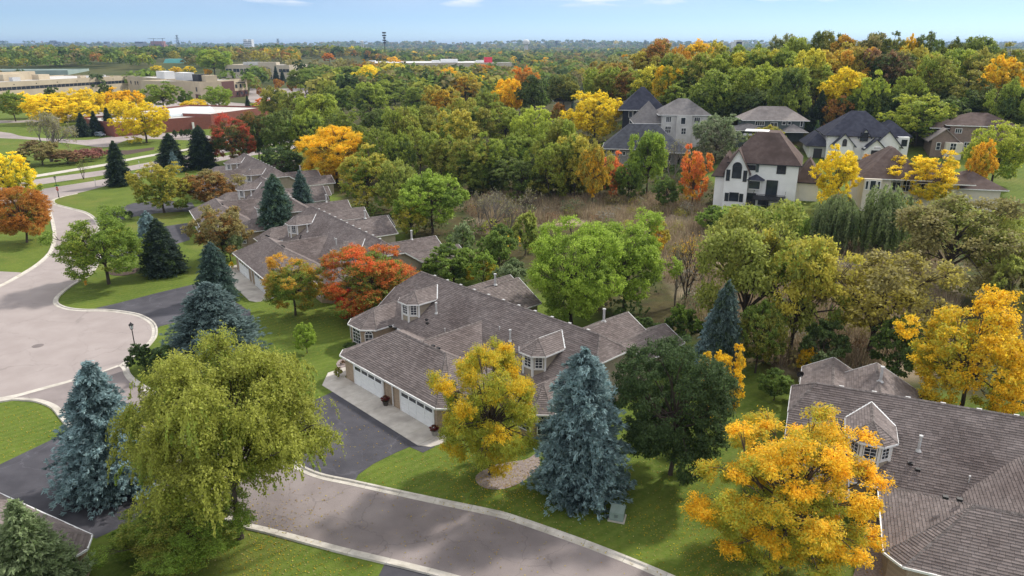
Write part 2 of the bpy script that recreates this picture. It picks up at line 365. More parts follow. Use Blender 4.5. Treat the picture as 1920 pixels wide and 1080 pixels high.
def ground_mat():
    m, n, l, p = new_mat("lawn_and_woodland_floor")
    g = n.new("ShaderNodeNewGeometry"); pos = g.outputs["Position"]
    def noise(sc, det=5, rough=.6):
        t = n.new("ShaderNodeTexNoise"); t.inputs["Scale"].default_value = sc; t.inputs["Detail"].default_value = det; t.inputs["Roughness"].default_value = rough; l.new(pos, t.inputs["Vector"]); return t.outputs["Fac"]
    def rng(v, a, b, lo=0., hi=1.):
        r = n.new("ShaderNodeMapRange"); r.inputs["From Min"].default_value = a; r.inputs["From Max"].default_value = b; r.inputs["To Min"].default_value = lo; r.inputs["To Max"].default_value = hi; l.new(v, r.inputs["Value"]); return r.outputs["Result"]
    def mix(f, a, b):
        x = n.new("ShaderNodeMix"); x.data_type = 'RGBA'; l.new(f, x.inputs["Factor"])
        for s_, v in (("A", a), ("B", b)):
            if isinstance(v, tuple): x.inputs[s_].default_value = (*v, 1)
            else: l.new(v, x.inputs[s_])
        return x.outputs["Result"]
    grass = mix(rng(noise(.22, 6), .35, .65), (.075,.125,.018), (.125,.175,.026))
    grass = mix(rng(noise(2.6, 6, .75), .42, .72), grass, (.16,.185,.045))
    grass = mix(rng(noise(.06, 4), .55, .75), grass, (.18,.175,.045))
    wv = n.new("ShaderNodeTexWave"); wv.inputs["Scale"].default_value = .33; wv.inputs["Distortion"].default_value = 1.2; wv.inputs["Detail"].default_value = 1
    rot = n.new("ShaderNodeMapping"); rot.inputs["Rotation"].default_value = (0, 0, .9); l.new(pos, rot.inputs["Vector"]); l.new(rot.outputs[0], wv.inputs["Vector"])
    mow = n.new("ShaderNodeVectorMath"); mow.operation = 'SCALE'; l.new(grass, mow.inputs[0]); l.new(rng(wv.outputs["Fac"], .3, .7, .95, 1.045), mow.inputs["Scale"]); grass = mow.outputs[0]
    wood = mix(rng(noise(.5, 6), .35, .65), (.055,.045,.022), (.10,.085,.035))
    wood = mix(rng(noise(.17, 4), .45, .65), wood, (.055,.075,.022))
    wet = mix(rng(noise(.8, 6), .35, .65), (.26,.20,.135), (.34,.27,.19))
    wet = mix(rng(noise(.13, 4), .48, .66), wet, (.19,.165,.10))
    far = mix(rng(noise(.012, 5), .4, .6), (.06,.075,.025), (.10,.10,.035))
    za = n.new("ShaderNodeAttribute"); za.attribute_name = "zone"; sp = n.new("ShaderNodeSeparateColor"); l.new(za.outputs["Color"], sp.inputs[0])
    out = mix(sp.outputs[2], mix(sp.outputs[1], mix(sp.outputs[0], grass, wood), wet), far)
    l.new(out, p.inputs["Base Color"]); p.inputs["Roughness"].default_value = .95; p.inputs["Specular IOR Level"].default_value = .1
    b = n.new("ShaderNodeBump"); b.inputs["Strength"].default_value = .7; b.inputs["Distance"].default_value = .08
    l.new(noise(9, 3), b.inputs["Height"]); l.new(b.outputs["Normal"], p.inputs["Normal"])
    return m
M['ground'] = ground_mat(); me.materials.append(M['ground'])
tag(link(bpy.data.objects.new("ground", me)), "mown lawns and leaf-littered woodland floor", None, None, "structure")

# ------------------------------------------------------------------ streets, driveways, kerbs
def smooth(pts, n=6, closed=False):
    P = [Vector((p[0], p[1], 0)) for p in pts]; out = []
    m = len(P)
    for i in range(m if closed else m - 1):
        p0, p1, p2, p3 = (P[(i - 1) % m] if closed or i > 0 else P[i] * 2 - P[i + 1]), P[i], P[(i + 1) % m], (P[(i + 2) % m] if closed or i + 2 < m else P[i + 1] * 2 - P[i])
        for k in range(n):
            t = k / n
            out.append(0.5 * ((2 * p1) + (p2 - p0) * t + (2*p0 - 5*p1 + 4*p2 - p3) * t*t + (3*p1 - p0 - 3*p2 + p3) * t**3))
    if not closed: out.append(P[-1])
    return out
def sheet(name, pts, z, mat, label=None, parent=None, kind="structure"):
    """Flat sheet over a (possibly concave) outline."""
    bm = bmesh.new()
    vs = [bm.verts.new((p[0], p[1], z)) for p in pts]
    f = bm.faces.new(vs); bmesh.ops.triangulate(bm, faces=[f])
    bm.normal_update()
    for f in bm.faces:
        if f.normal.z < 0: f.normal_flip()
    me = bpy.data.meshes.new(name); bm.to_mesh(me); bm.free(); me.materials.append(mat)
    o = link(bpy.data.objects.new(name, me), parent)
    if parent is None: tag(o, label, None, None, kind)
    return o
PXP = lambda pts: [at(a, b, 0) for a, b in pts]
k_left = smooth(PXP([(78,366),(90,384),(100,408),(105,430),(106,448),(101,468),(91,482),(72,498),(50,512),(22,528),(0,539),(-60,568),(-160,610)]))
k_right = smooth(PXP([(142,363),(118,368),(101,373),(96,377),(101,384),(130,392),(158,400),(176,414),(186,440),(184,470),(176,497),(162,516),(130,535),(107,553),(100,562),(100,570),(110,577),(130,582),(158,584),(200,584.5),(247,591),(270,600),(283,612),(284,630),(275,644),(260,659),(240,673),(222,686)]))
k_low_up = smooth(PXP([(222,686),(229,692),(233,704),(252,722),(330,768),(450,828),(540,873),(591,896),(655,910),(727,926),(815,945),(920,967),(960,978),(1098,1027),(1229,1080),(1350,1135),(1480,1200)]))
k_low_dn = smooth(PXP([(-40,756),(0,750),(32,745.5),(58,747),(78,749),(107,760),(124,778),(142,798),(200,845),(300,908),(400,953),(465,980),(510,991),(635,1024),(697,1039),(785,1060),(862,1080),(960,1112),(1080,1160)]))
circle = k_left[::-1] + k_right + PXP([(184,700),(111,719.5),(33,742),(0,749),(-150,770)]) + PXP([(-330,740),(-330,640)])
sheet("cul_de_sac", circle, .012, M['asphalt'], "pale pinkish asphalt cul-de-sac with concrete kerb")
lower = k_low_up + k_low_dn[::-1] + PXP([(-40,750),(0,748),(33,741.5),(111,719),(184,699.5)])
sheet("lower_street", lower, .008, M['asphalt_dark'], "pinkish grey asphalt street running past the driveways")
strip_t = PXP([(-60,757),(0,745.5),(33,739),(111,718),(184,699),(220,685)]); strip_b = PXP([(224,687),(178,703),(115,721.5),(32,744.5),(0,752),(-60,763)])
sheet("concrete_gutter", strip_t + strip_b, .02, M['kerb'], "concrete drainage strip between cul-de-sac and street")

def kerb(pts, lawn_px, label):
    root = tag(empty("kerb", (0, 0, 0)), label, None, None, "structure")
    lp = at(*lawn_px)
    # decide side once
    i = min(range(len(pts)), key=lambda k: (pts[k] - lp).length); i = max(1, min(len(pts) - 2, i))
    d = (pts[i + 1] - pts[i - 1]).normalized(); nrm = Vector((-d.y, d.x, 0)); side = 1 if nrm.dot(lp - pts[i]) > 0 else -1
    # resample every 3 m
    L = [0]
    for a, b in zip(pts, pts[1:]): L.append(L[-1] + (b - a).length)
    def pt(s):
        s = max(0, min(L[-1], s)); k = 0
        while k < len(L) - 2 and L[k + 1] < s: k += 1
        t = (s - L[k]) / max(1e-6, L[k + 1] - L[k]); return pts[k].lerp(pts[k + 1], t)
    def nr(s):
        d = (pt(s + .3) - pt(s - .3)).normalized(); return Vector((-d.y, d.x, 0)) * side
    prof = ((0, .0), (0, .026), (.38, .03), (.44, .13), (.62, .14), (.66, .0))
    s = 0
    while s < L[-1] - .5:
        e = min(L[-1], s + 3.0); mb = MB(); n0 = 0; secs = []
        for k in range(5):
            q = s + .012 + (e - s - .024) * k / 4; p, nn = pt(q), nr(q); secs.append([p + nn * a + Vector((0, 0, z)) for a, z in prof])
        for a, b in zip(secs, secs[1:]):
            for k in range(len(prof) - 1): mb.poly((a[k], b[k], b[k + 1], a[k + 1]) if side > 0 else (a[k], a[k + 1], b[k + 1], b[k]))
        mb.poly(secs[0] if side > 0 else secs[0][::-1]); mb.poly(secs[-1][::-1] if side > 0 else secs[-1])
        mb.build("kerb_segment", M['kerb'], root)
        s = e
    return root
kerb(k_left, (40, 455), "pale concrete kerb along the lawn under the orange tree")
kerb(k_right, (200, 545), "pale concrete kerb curving past the hydrant and the lamp post")
kerb(k_low_up, (850, 930), "pale concrete kerb in front of the yellow tree and blue spruce")
kerb(k_low_dn, (560, 1050), "pale concrete kerb on the near side of the lower street")

def drive(pts, label, z=.016, mat='blacktop'): return sheet("driveway", PXP(pts), z, M[mat], label)
drive([(178,578),(215,570),(300,548),(360,534),(400,532),(432,560),(470,585),(470,600),(420,604),(340,602),(300,612),(288,622),(287,606),(262,592),(215,582)], "dark blacktop driveway of the second townhouse")
drive([(622,736),(640,728),(815,838),(793,849),(768,838),(742,849),(700,870),(672,890),(664,904),(588,890),(530,866),(545,800),(580,755)], "dark blacktop driveway before the white garage doors")
drive([(-60,905),(0,871),(50,847),(92,827),(120,812),(146,800),(205,846),(305,906),(290,960),(180,1010),(60,960),(-60,930)], "dark blacktop driveway beside the blue spruce")
drive([(186,412),(205,395),(250,381),(300,376),(360,380),(370,396),(300,399),(240,408),(190,425)], "dark blacktop driveway beyond the clipped evergreens")
drive([(186,470),(240,452),(312,424),(352,418),(356,450),(325,459),(260,480),(182,490)], "dark blacktop driveway behind the lawn spruce")
drive([(-90,502),(0,509),(40,511),(18,529),(0,537),(-90,575)], "grey asphalt driveway by the left lawn", mat='asphalt')
drive([(722,1056),(700,1100),(680,1160),(930,1160),(880,1110),(806,1078)], "dark blacktop driveway mouth on the near side of the street")
# county road with its grass median and a pale footpath
def band(name, top, bot, mat, label, z=.02): return sheet(name, smooth(PXP(top), 4) + smooth(PXP(bot), 4)[::-1], z, M[mat], label)
band("footpath", [(-200,372),(-60,349),(58,329.5),(153,314),(202,306),(238,298),(297,287.5),(420,268),(600,240)], [(-200,377),(-60,353.5),(58,334),(153,318.5),(202,310),(238,302),(297,291),(420,271),(600,243)], 'concrete', "pale concrete footpath beside the county road")
band("road", [(-200,380),(-60,357),(63,337),(202,318),(282,304),(400,282),(600,250)], [(-200,392),(-60,369),(63,348),(202,327.5),(282,313),(400,290),(600,258)], 'asphalt', "far carriageway of the county road")
band("road", [(-200,404),(-60,378),(73,355.5),(202,335),(282,319),(400,296),(600,264)], [(-200,420),(-60,394),(80,372),(142,363),(202,348),(282,330),(400,304),(600,271)], 'asphalt', "near carriageway of the county road")
band("path", [(-150,238),(0,247),(45,256),(120,261),(170,262),(240,252),(330,250),(480,262)], [(-150,250),(0,259),(60,262),(140,270),(200,276),(245,262),(330,262),(480,270)], 'asphalt', "pale drive leading to the parked car")
band("path", [(-200,222),(0,226),(60,224),(150,212),(330,186),(480,196),(540,196)], [(-200,236),(0,231),(60,229),(160,224),(330,206),(480,208),(540,206)], 'asphalt', "pale drive behind the yellow trees")
sheet("car_park", PXP([(465,186),(470,160),(530,152),(590,160),(560,200),(470,192)]), .03, M['asphalt'], "grey car park beside the brick office building")
sheet("mulch_bed", PXP([(198,281),(240,282),(290,276),(288,281),(240,290),(200,290)]), .03, M['mulch'], "dark mulch bed beside the footpath")
sheet("mulch_bed", smooth(PXP([(204,509),(225,500),(250,500),(262,505),(255,512),(232,517),(210,516)]), 4, True), .03, M['mulch'], "dark mulch bed under the lawn tree")
sheet("mulch_ring", smooth(PXP([(892,893),(930,872),(985,862),(1005,852),(1012,872),(985,900),(945,917),(905,914)]), 4, True), .03, M['stone_bed'], "stone mulch ring round the yellow tree")
sheet("mulch_bed", PXP([(1600,1080),(1640,930),(1660,930),(1690,1080),(1700,1180),(1590,1180)]), .03, M['stone_bed'], "brown mulch bed along the grey-roofed house wall")

# ------------------------------------------------------------------ townhouses
def clip_poly(poly, a, b):
    """Keep the part of the 2D polygon left of the line a->b."""
    out = []
    for i in range(len(poly)):
        p, q = poly[i], poly[(i + 1) % len(poly)]
        sp_ = (b[0]-a[0])*(p[1]-a[1]) - (b[1]-a[1])*(p[0]-a[0]); sq = (b[0]-a[0])*(q[1]-a[1]) - (b[1]-a[1])*(q[0]-a[0])
        if sp_ >= 0: out.append(p)
        if (sp_ >= 0) != (sq >= 0):
            t = sp_ / (sp_ - sq); out.append((p[0] + (q[0]-p[0])*t, p[1] + (q[1]-p[1])*t))
    return out
def courses(mb, poly, ex=.21, wid=(.30,.60), lift=(.028,.046), rng=None):
    """Lay overlapping tabs (shingles, lap boards) over a convex planar 3D polygon."""
    P = [Vector(p) for p in poly]
    n = Vector((0, 0, 0))
    for i in range(1, len(P) - 1): n += (P[i] - P[0]).cross(P[i + 1] - P[0])
    n.normalize()
    if abs(n.z) > .02 and n.z < 0: n = -n; P = P[::-1]
    e = Vector((0, 0, 1)).cross(n); e.normalize(); s = n.cross(e)
    if s.z < 0: s = -s; e = -e
    o = P[0]; Q = [((p - o).dot(e), (p - o).dot(s)) for p in P]
    ar = sum(Q[i][0]*Q[(i+1) % len(Q)][1] - Q[(i+1) % len(Q)][0]*Q[i][1] for i in range(len(Q)))
    if ar < 0: Q = Q[::-1]
    t0, t1 = min(q[1] for q in Q), max(q[1] for q in Q)
    t = t0
    while t < t1 - 1e-4:
        row = clip_poly(clip_poly(Q, (-1e4, t), (1e4, t)), (1e4, t + ex), (-1e4, t + ex))
        if len(row) >= 3:
            a, b = min(q[0] for q in row), max(q[0] for q in row); x = a - rng.random() * wid[0]
            while x < b:
                w = rng.uniform(*wid); tab = clip_poly(clip_poly(row, (x, 1e4), (x, -1e4)), (x + w - .012, -1e4), (x + w - .012, 1e4))
                x += w
                if len(tab) < 3: continue
                up = rng.uniform(*lift)
                base = len(mb.v); k = len(tab); low = [i for i in range(k) if abs(tab[i][1] - t) < 1e-4]
                for (u_, v_) in tab:
                    f_ = (v_ - t) / ex; mb.v.append(tuple(o + e*u_ + s*v_ + n*(up*(1-f_) + .004)))
                mb.f.append(tuple(range(base, base + k))); mb.mi.append(0)
                if len(low) == 2:
                    i0, i1 = low
                    if (i0 + 1) % k != i1: i0, i1 = i1, i0
                    nb = len(mb.v)
                    for i in (i0, i1): mb.v.append(tuple(o + e*tab[i][0] + s*tab[i][1]))
                    mb.f.append((base + i1, base + i0, nb, nb + 1)); mb.mi.append(0)
        t += ex
def caps(mb, p, q, rng, step=.21):
    p, q = Vector(p), Vector(q); L = (q - p).length; d = (q - p).normalized(); k = 0.0
    s = d.cross(Vector((0, 0, 1))).normalized(); u = s.cross(d)
    while k < L - .05:
        w = rng.uniform(.13, .155); a, b = p + d*k, p + d*min(L, k + step*1.12); ra, rb = rng.uniform(.06, .075), .045
        n0 = len(mb.v)
        for c, r in ((a, ra), (b, rb)):
            mb.v += [tuple(c - s*w - u*.03), tuple(c + u*r), tuple(c + s*w - u*.03)]
        mb.f += [(n0, n0+1, n0+4, n0+3), (n0+1, n0+2, n0+5, n0+4), (n0, n0+2, n0+1)]; mb.mi += [0, 0, 0]
        k += step
def window(parent, c, ang, w, h, nx=2, ny=3, arch=False, frame='white', proud=.05, bar=.035, edge=.08, glass='glass'):
    """Framed window centred at c on a wall whose outward normal points along angle ang."""
    root_m = Matrix.Translation(Vector(c)) @ Matrix.Rotation(ang + math.pi / 2, 4, 'Z')
    mb = MB()
    hw, hh = w / 2, h / 2
    mb.box(-hw - edge, -hw, -proud, .02, -hh - edge, hh + (0 if arch else edge)); mb.box(hw, hw + edge, -proud, .02, -hh - edge, hh + (0 if arch else edge))
    mb.box(-hw, hw, -proud, .02, -hh - edge, -hh)
    if not arch: mb.box(-hw, hw, -proud, .02, hh, hh + edge)
    for i in range(1, nx): x = -hw + w*i/nx; mb.box(x - bar/2, x + bar/2, -proud*.8, .01, -hh, hh)
    for i in range(1, ny): z = -hh + h*i/ny; mb.box(-hw, hw, -proud*.75, .008, z - bar/2, z + bar/2)
    pane = MB(); pane.poly([(-hw, -.012, -hh), (hw, -.012, -hh), (hw, -.012, hh), (-hw, -.012, hh)])
    if arch:
        k = 8; pts = [(hw*math.cos(math.pi*i/k), hh + hw*math.sin(math.pi*i/k)) for i in range(k + 1)]
        for a, b in zip(pts, pts[1:]): mb.bar((a[0]*1.05, -proud/2, hh + (a[1]-hh)*1.05), (b[0]*1.05, -proud/2, hh + (b[1]-hh)*1.05), proud + .02, edge, up=(0, 1, 0))
        mb.box(-hw, hw, -proud, .02, hh - bar, hh + bar)
        for t_ in (.33, .67): a_ = math.pi * t_; mb.bar((0, -.02, hh), (hw*math.cos(a_), -.02, hh + hw*math.sin(a_)), .03, .03)
        pane.poly([(p[0], -.012, p[1]) for p in pts])
    f = mb.build("window", M[frame], parent); f.matrix_local = root_m
    g = pane.build("pane", M[glass], f)
    return f

def make_townhouse():
    rng = random.Random(5)
    root = empty("townhouse")
    roof = MB(); sh = MB(); cp = MB(); gut = MB()
    planes = []
    def plane(*p): planes.append(p)
    ZE = 2.6
    def fascia(a, b, w, h): MB().bar(a, b, w, h).build('fascia', M['white'], root)
    # garage: hipped, corners cut at 45 degrees
    R0, R1 = (-4, 4.5, 5.3), (4, 4.5, 5.3)
    plane((-8,0,ZE), (8,0,ZE), R1, R0)
    plane((8,0,ZE), (9,1,ZE), R1); plane((-9,1,ZE), (-8,0,ZE), R0)
    plane((9,1,ZE), (9,9,ZE), R1); plane((-9,9,ZE), (-9,1,ZE), R0)
    plane((9,9,ZE), (0,9,ZE), (0,4.5,5.3), R1); plane((0,9,ZE), (-9,9,ZE), R0, (0,4.5,5.3))
    for a, b in (((-8,0,ZE), R0), ((-9,1,ZE), R0), ((8,0,ZE), R1), ((9,1,ZE), R1), (R0, R1), ((9,9,ZE), R1), ((-9,9,ZE), R0)): caps(cp, a, b, rng)
    g0 = [(-9,8.2,ZE), (-9,1,ZE), (-8,0,ZE), (8,0,ZE), (9,1,ZE), (9,8.2,ZE)]
    for a, b in zip(g0, g0[1:]): gut.bar(Vector(a) + Vector((0,0,-.03)), Vector(b) + Vector((0,0,-.03)), .14, .15)
    # link between garage and main roof
    plane((0,4.5,5.3), (0,12.9,5.3), (-4.6,9.0,2.55), (-4.6,4.5,2.55)); plane((0,12.9,5.3), (0,4.5,5.3), (4.6,4.5,2.55), (4.6,9.0,2.55))
    caps(cp, (0,4.6,5.3), (0,12.6,5.3), rng)
    # main roof with clipped gables
    ZR, YR, YF, YB, XE, XR = 7.1, 15.2, 8.7, 21.7, 15.7, 13.9
    zc, y0c, y1c = 5.3, 12.6, 17.8
    plane((-XE,YF,ZE), (XE,YF,ZE), (XE,y0c,zc), (XR,YR,ZR), (-XR,YR,ZR), (-XE,y0c,zc))
    plane((XE,YB,ZE), (-XE,YB,ZE), (-XE,y1c,zc), (-XR,YR,ZR), (XR,YR,ZR), (XE,y1c,zc))
    plane((XE,y0c,zc), (XE,y1c,zc), (XR,YR,ZR)); plane((-XE,y1c,zc), (-XE,y0c,zc), (-XR,YR,ZR))
    for a, b in (((-XR,YR,ZR), (XR,YR,ZR)), ((XE,y0c,zc), (XR,YR,ZR)), ((XE,y1c,zc), (XR,YR,ZR)), ((-XE,y0c,zc), (-XR,YR,ZR)), ((-XE,y1c,zc), (-XR,YR,ZR))): caps(cp, a, b, rng)
    for sx in (-1, 1):
        gut.bar((sx*XE,y0c,zc-.05), (sx*XE,y1c,zc-.05), .13, .14)
        fascia((sx*XE,YF,ZE-.06), (sx*XE,y0c,zc-.06), .05, .2); fascia((sx*XE,y1c,zc-.06), (sx*XE,YB,ZE-.06), .05, .2)
        gut.bar((sx*11.2,YF-.02,ZE-.04), (sx*9.0,YF-.02,ZE-.04), .13, .14)
        gut.bar((-XE,YB,ZE-.04), (XE,YB,ZE-.04), .13, .14) if sx > 0 else None
        # front room bay: half octagon
        bx, hw, yf, c = sx*13.55, 2.55, 5.2, 1.25
        ap = (bx, yf + 2.7, 4.35); rb = (bx, 11.3, 4.35)
        e = [(bx-hw,9.6,2.7), (bx-hw,yf+c,2.7), (bx-hw+c,yf,2.7), (bx+hw-c,yf,2.7), (bx+hw,yf+c,2.7), (bx+hw,9.6,2.7)]
        plane(e[2], e[3], ap); plane(e[1], e[2], ap); plane(e[3], e[4], ap)
        plane(e[4], e[5], rb, ap); plane(e[0], e[1], ap, rb)
        for q in e[1:5]: caps(cp, q, ap, rng)
        caps(cp, ap, rb, rng)
        for a, b in zip(e, e[1:]): gut.bar(Vector(a) + Vector((0,0,-.03)), Vector(b) + Vector((0,0,-.03)), .13, .14)
        wb = MB(); i = .3
        wb.prism([(bx-hw+i,9.4), (bx-hw+i,yf+c+.12), (bx-hw+c+.12,yf+i), (bx+hw-c-.12,yf+i), (bx+hw-i,yf+c+.12), (bx+hw-i,9.4)], 0, 2.68)
        wl_ = wb.build("bay_wall", M['brick'], root)
        window(wl_, (bx, yf+i-.01, 1.35), -math.pi/2, 1.5, 1.25, 3, 3, True)
        for s2 in (-1, 1): window(wl_, (bx + s2*(hw-.72), yf+.72, 1.45), -math.pi/2 + s2*math.pi/4, .8, 1.4, 2, 3, True)
        # back wings
        for (wx, half, zr, yend) in ((sx*8.7, 4.2, 5.0, 26.6), (sx*12.3, 2.7, 4.1, 28.6)):
            plane((wx,17,zr), (wx,yend,zr), (wx-half,yend,ZE), (wx-half,17,ZE)); plane((wx,yend,zr), (wx,17,zr), (wx+half,17,ZE), (wx+half,yend,ZE))
            caps(cp, (wx,17.5,zr), (wx,yend,zr), rng)
            fascia((wx-half,yend,ZE-.06), (wx,yend,zr-.06), .05, .2); fascia((wx,yend,zr-.06), (wx+half,yend,ZE-.06), .05, .2)
            for s2 in (-1, 1): gut.bar((wx+s2*half,21.8,ZE-.05), (wx+s2*half,yend,ZE-.05), .13, .14)
            wb = MB(); h2 = half - .35; ye = yend - .4
            wb.prism([(wx-h2,20), (wx+h2,20), (wx+h2,ye), (wx-h2,ye)], 0, 2.58)
            wb.poly([(wx-h2,ye,2.58), (wx+h2,ye,2.58), (wx,ye,zr-.22)])
            wl_ = wb.build("back_wall", M['siding'], root)
            window(wl_, (wx, ye+.01, 1.4), math.pi/2, 1.5, 1.3, 2, 2)
        # dormer with a three-sided window bay
        dx, hw, yf, c, ze = sx*9.8, 1.75, 9.35, .95, 5.55
        ap = (dx, yf + 1.75, 6.55); rb = (dx, 14.45, 6.55)
        e = [(dx-hw,13.0,ze), (dx-hw,yf+c,ze), (dx-hw+c,yf,ze), (dx+hw-c,yf,ze), (dx+hw,yf+c,ze), (dx+hw,13.0,ze)]
        dr = empty("dormer", (0, 0, 0), 0, root)
        dm, dg, dw, dc = MB(), MB(), MB(), MB()
        for pl in ((e[2],e[3],ap), (e[1],e[2],ap), (e[3],e[4],ap), (e[4],e[5],rb,ap), (e[0],e[1],ap,rb)): courses(dm, pl, rng=rng)
        for pl in ((e[2],e[3],ap), (e[1],e[2],ap), (e[3],e[4],ap), (e[4],e[5],rb,ap), (e[0],e[1],ap,rb)): roof.poly([Vector(p) - Vector((0,0,.012)) for p in pl])
        for q in e[1:5]: caps(dc, q, ap, rng)
        caps(dc, ap, rb, rng)
        tag(dm.build("shingles", M['shingle'], dr), kind="stuff"); tag(dc.build("ridge_caps", M['cap'], dr), kind="stuff")
        for a, b in zip(e, e[1:]): dg.bar(Vector(a) + Vector((0,0,-.05)), Vector(b) + Vector((0,0,-.05)), .1, .14)
        for s2 in (0, 5): dg.bar(Vector(e[s2]) + Vector((0,0,.05)), Vector(rb) + Vector((0,0,.05)), .14, .05)   # flashing
        wx, i = 1.42, .38
        w = [(dx-wx,13.2), (dx-wx,yf+c+i*.7), (dx-.6,yf+i), (dx+.6,yf+i), (dx+wx,yf+c+i*.7), (dx+wx,13.2)]
        for k_, (a, b) in enumerate(zip(w, w[1:])):
            if k_ in (0, 4): courses(dw, [(a[0],a[1],3.0), (b[0],b[1],3.0), (b[0],b[1],5.5), (a[0],a[1],5.5)] if k_ == 0 else [(a[0],a[1],3.0), (b[0],b[1],3.0), (b[0],b[1],5.5), (a[0],a[1],5.5)], ex=.16, wid=(3, 4), lift=(.012,.018), rng=rng)
        body = MB(); body.prism(w, 3.0, 5.5); body.build("wall", M['siding'], dr)
        tag(dw.build("siding_boards", M['siding'], dr), kind="stuff")
        for p in w[1:5]: dg.bar((p[0],p[1],3.05), (p[0],p[1],5.5), .17, .17)
        for a, b in zip(w[1:5], w[2:5]): dg.bar((a[0],a[1],4.05), (b[0],b[1],4.05), .12, .1)
        dg.build("trim", M['white'], dr)
        mids = [((w[k_][0]+w[k_+1][0])/2, (w[k_][1]+w[k_+1][1])/2) for k_ in (1, 2, 3)]
        for (mx_, my_), an, ww in zip(mids, (-math.pi*.75, -math.pi/2, -math.pi/4), (.62, .78, .62)):
            window(dr, (mx_ + .02*math.cos(an), my_ + .02*math.sin(an), 4.78), an, ww, 1.12, 2, 4)
    for pl in planes:
        courses(sh, pl, rng=rng); roof.poly([Vector(p) - Vector((0,0,.012)) for p in pl])
    rf = roof.build("roof", M['deck'], root)
    tag(sh.build("shingles", M['shingle'], rf), kind="stuff"); tag(cp.build("ridge_caps", M['cap'], rf), kind="stuff")
    gut.build("gutter", M['white'], root)
    # garage walls and doors
    gw = MB(); gw.prism([(-7.65,.35), (7.65,.35), (8.6,1.3), (8.6,9), (-8.6,9), (-8.6,1.3)], 0, 2.62); gw.build("garage_wall", M['brick'], root)
    for dxc in (-3.35, 4.7):
        d = MB(); d.box(dxc-2.5, dxc+2.5, .30, .34, .02, 2.16); d = d.build("garage_door", M['door_white'], root)
        tr = MB(); tr.box(dxc-2.62, dxc-2.5, .26, .34, 0, 2.28); tr.box(dxc+2.5, dxc+2.62, .26, .34, 0, 2.28); tr.box(dxc-2.5, dxc+2.5, .26, .34, 2.16, 2.28); tr.build("door_frame", M['white'], root)
        pm = None
        for r in range(4):
            for c_ in range(4):
                x0, z0 = dxc - 2.44 + c_*1.22, .08 + r*.52
                if r == 3:
                    p = MB(); p.box(-.5, .5, -.012, .012, -.17, .17); p = p.build("pane", M['glass'], d, (x0+.61, .293, z0+.24))
                else:
                    if pm is None:
                        p = MB(); p.box(-.55, .55, -.02, .02, -.21, .21); pm = p.build("panel", M['door_white'], d, (x0+.61, .29, z0+.24))
                    else:
                        p = bpy.data.objects.new("panel", pm.data); p.location = (x0+.61, .29, z0+.24); link(p, d)
    for px_ in (-.55, .95): MB().bar((px_,.24,.1), (px_,.24,2.5), .09, .09).build("downspout", M['white'], root)
    # main walls
    mw = MB(); mw.prism([(-15.2,9.1), (15.2,9.1), (15.2,21.3), (-15.2,21.3)], 0, 2.6)
    for sx in (-1, 1): mw.poly([(sx*15.2,9.1,2.6), (sx*15.2,21.3,2.6), (sx*15.2,17.7,5.2), (sx*15.2,12.7,5.2)])
    mwo = mw.build("main_wall", M['siding'], root)
    sb = MB()
    for sx in (-1, 1):
        courses(sb, [(sx*15.2,9.1,.2), (sx*15.2,21.3,.2), (sx*15.2,21.3,2.6), (sx*15.2,17.7,5.2), (sx*15.2,12.7,5.2), (sx*15.2,9.1,2.6)], ex=.17, wid=(3, 4.2), lift=(.014,.02), rng=rng)
        window(mwo, (sx*15.24, 13.2, 1.5), 0 if sx > 0 else math.pi, 1.1, 1.3, 2, 2)
    tag(sb.build("siding_boards", M['siding'], mwo), kind="stuff")
    # roof vents and flue pipes
    vm = MB(); vm.box(-.15, .15, -.15, .15, 0, .12); vm.box(-.18, .18, -.18, .18, .12, .15); vme = vm.mesh("roof_vent", M['grey_metal'])
    for k_ in range(11):
        o = bpy.data.objects.new("roof_vent", vme); o.location = (-12 + k_*2.4, YR + .55, ZR - .35); link(o, root)
    vm = MB(); vm.box(-.16, .16, -.14, .14, -.05, .12); vmd = vm.mesh("roof_vent", M['dark_metal'])
    for (x_, y_, z_) in ((-5.6,4.8,5.18), (-4.8,4.85,5.2), (1.5,4.9,5.12), (2.3,4.9,5.12), (-7.0,10.6,3.95), (-6.5,10.3,3.75), (6.9,10.9,4.15), (8.7,20.5,4.0)):
        o = bpy.data.objects.new("roof_vent", vmd); o.location = (x_, y_, z_); link(o, root)
    for (x_, y_, z_, h_, r_) in ((-6.5,11.6,4.6,1.15,.1), (5.2,11.8,4.75,1.1,.1), (8.6,22.5,4.95,1.3,.13), (-8.6,22.5,4.95,1.3,.13), (-3.3,10.2,3.4,.6,.05), (3.0,12.4,4.9,.5,.05)):
        pb = MB(); pb.tube([(0,0,-.2), (0,0,h_)], [r_, r_], 10); pb.tube([(0,0,h_+.04), (0,0,h_+.16)], [r_*1.5, r_*1.4], 10); pb.tube([(0,0,h_-.02), (0,0,h_+.05)], [r_*.8, r_*.8], 6); pb.tube([(0,0,-.02), (0,0,.18)], [r_*2.4, r_*1.1], 8)
        pb.build("flue_pipe", M['grey_metal'], root, (x_, y_, z_))
    return root
th = make_townhouse()
HOUSES = [((-12.29,62.18), 136, "nearest tan brick townhouse with two white garage doors facing the dark driveway"),
          ((-38.7,100.0), 145, "tan townhouse behind the red tree, second in the row"),
          ((-59.0,129.9), 150.5, "townhouse between the olive trees and two green spruces, third in the row"),
          ((-73.5,163.5), 147, "townhouse below the dark maples, farthest along the row"),
          ((31.4,33.0), 113.5, "townhouse at the lower right corner, its roof partly behind the golden tree")]
def heading(deg): return math.atan2(math.cos(math.radians(deg)), math.sin(math.radians(deg)))
_p2, _p1 = at(180, 1007, 2.6), at(0, 926, 2.6); _u = (_p1 - _p2); _u.z = 0; _u.normalize()
